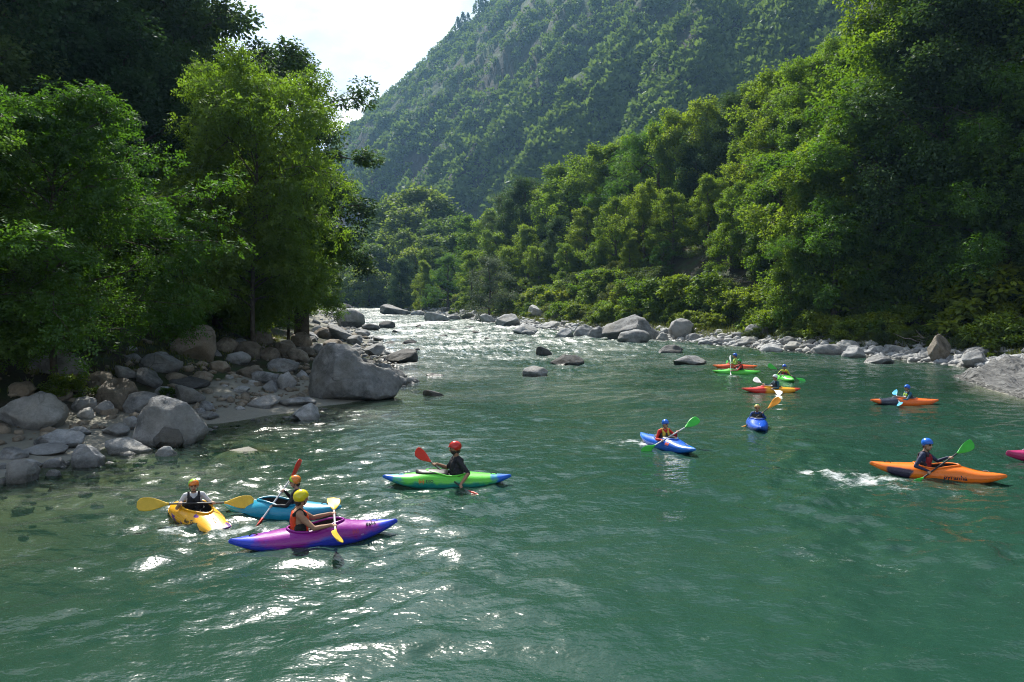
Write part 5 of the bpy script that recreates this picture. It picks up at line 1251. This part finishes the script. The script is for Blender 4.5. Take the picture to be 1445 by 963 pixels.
# 10 red-orange kayak behind it
k, bv, dz = kayak(1037, 520, 172, 2.35, .57, .33, 'creek', hull_mat('hull_redorange', (.75, .09, .02), (.8, .15, .02), mode='ends', seed=6.0), 'red orange kayak half hidden behind a green kayak', skirt=True)
hr, hl = reach(0.97, (-.05, 0, .11), (.32, -.28, .40), (.34, .28, .42))
paddle(k, hr, hl, S_['gb'], S_['blk'], 'paddle of the half hidden person in the red orange kayak', 1.8, .5, R(60))
person(k, hr, hl, 'person in blue helmet and lime vest half hidden behind the green helmet', .97, .05, upper=(.3, .45, .1), fore=(.3, .45, .1), vest=(.45, .6, .08), helmet=(.01, .09, .5), seat=(-.05, 0, .11))
# 11 orange and grey kayak
k, bv, dz = kayak(1276, 571, 179, 2.35, .58, .34, 'creek', hull_mat('hull_orangegrey', (.85, .16, .015), (.025, .032, .055), (.8, .15, .02), mode='bow', seed=9.0), 'orange kayak with a dark grey foredeck near the rock outcrop', skirt=True)
hr, hl = reach(0.82, (-.12, 0, .11), (.20, -.28, .40), (.42, .26, .30))
paddle(k, hr, hl, S_['bb'], S_['alu'], 'paddle with light blue blades resting across the orange and grey kayak', 1.75, .2, R(40))
person(k, hr, hl, 'person in blue helmet, teal sleeves and lime fronted vest in the orange and grey kayak', .82, .04, twist=.1, upper=(.02, .12, .2), fore=(.02, .12, .2), vest=(.4, .6, .03), vest2=(.03, .015, .02), helmet=(.01, .12, .6), seat=(-.12, 0, .11))
# 12 big orange kayak
k, bv, dz = kayak(1320, 674, -24, 2.38, .60, .36, 'creek', hull_mat('hull_orange', (.88, .19, .012), (.04, .03, .07), mode='stern', seed=7.0), 'long orange kayak with a grey purple stern patch and lettering on its side', pitch=.015)
text_on_hull(k, bv, 'pyranha', .13, .30, -1, .19, M['mark_dark'])
hr, hl = reach(0.92, (-.24, 0, .12), (-.16, -.40, .26), (.30, .05, .56))
paddle(k, hr, hl, S_['gb'], S_['blk'], 'black shafted paddle with narrow green blades stroking beside the long orange kayak', 1.95, .3, R(80))
person(k, hr, hl, 'person in blue helmet, navy top and dark red vest paddling the long orange kayak', .92, .06, twist=-.35, head=-.4, upper=(.015, .025, .07), fore=(.015, .025, .07), vest=(.28, .015, .025), vest2=(.02, .012, .018), helmet=(.01, .13, .6), vox=.0105, seat=(-.24, 0, .12))
# 13 pink kayak entering from the side
tip = hit(1421, 651); hd = R(172)
k, bv, dz = kayak(0, 0, 172, 2.6, .62, .42, 'creek', hull_mat('hull_pink', (.6, .03, .17), (.4, .02, .12), mode='ends', seed=4.4), 'pink kayak drifting in beyond the long orange kayak, only its bow showing', pos3=np.array([tip[0] - 1.3 * math.cos(hd), tip[1] - 1.3 * math.sin(hd), 0.0]))

# ------------------------------------------------------------------ air
m, nt = new_mat('haze'); pv = N(nt, 'ShaderNodeVolumePrincipled'); pv.inputs['Density'].default_value = .00015
pv.inputs['Color'].default_value = (.34, .64, 1.0, 1); pv.inputs['Anisotropy'].default_value = .35
oo = nt.nodes.new('ShaderNodeOutputMaterial'); LK(nt, pv.outputs[0], oo.inputs['Volume'])
T = Tube(); T.box((140, 520, 350), (1640, 1240, 730)); hz = T.build('haze', m, None, False); tag(hz, kind='stuff'); hz.display_type = 'WIRE'
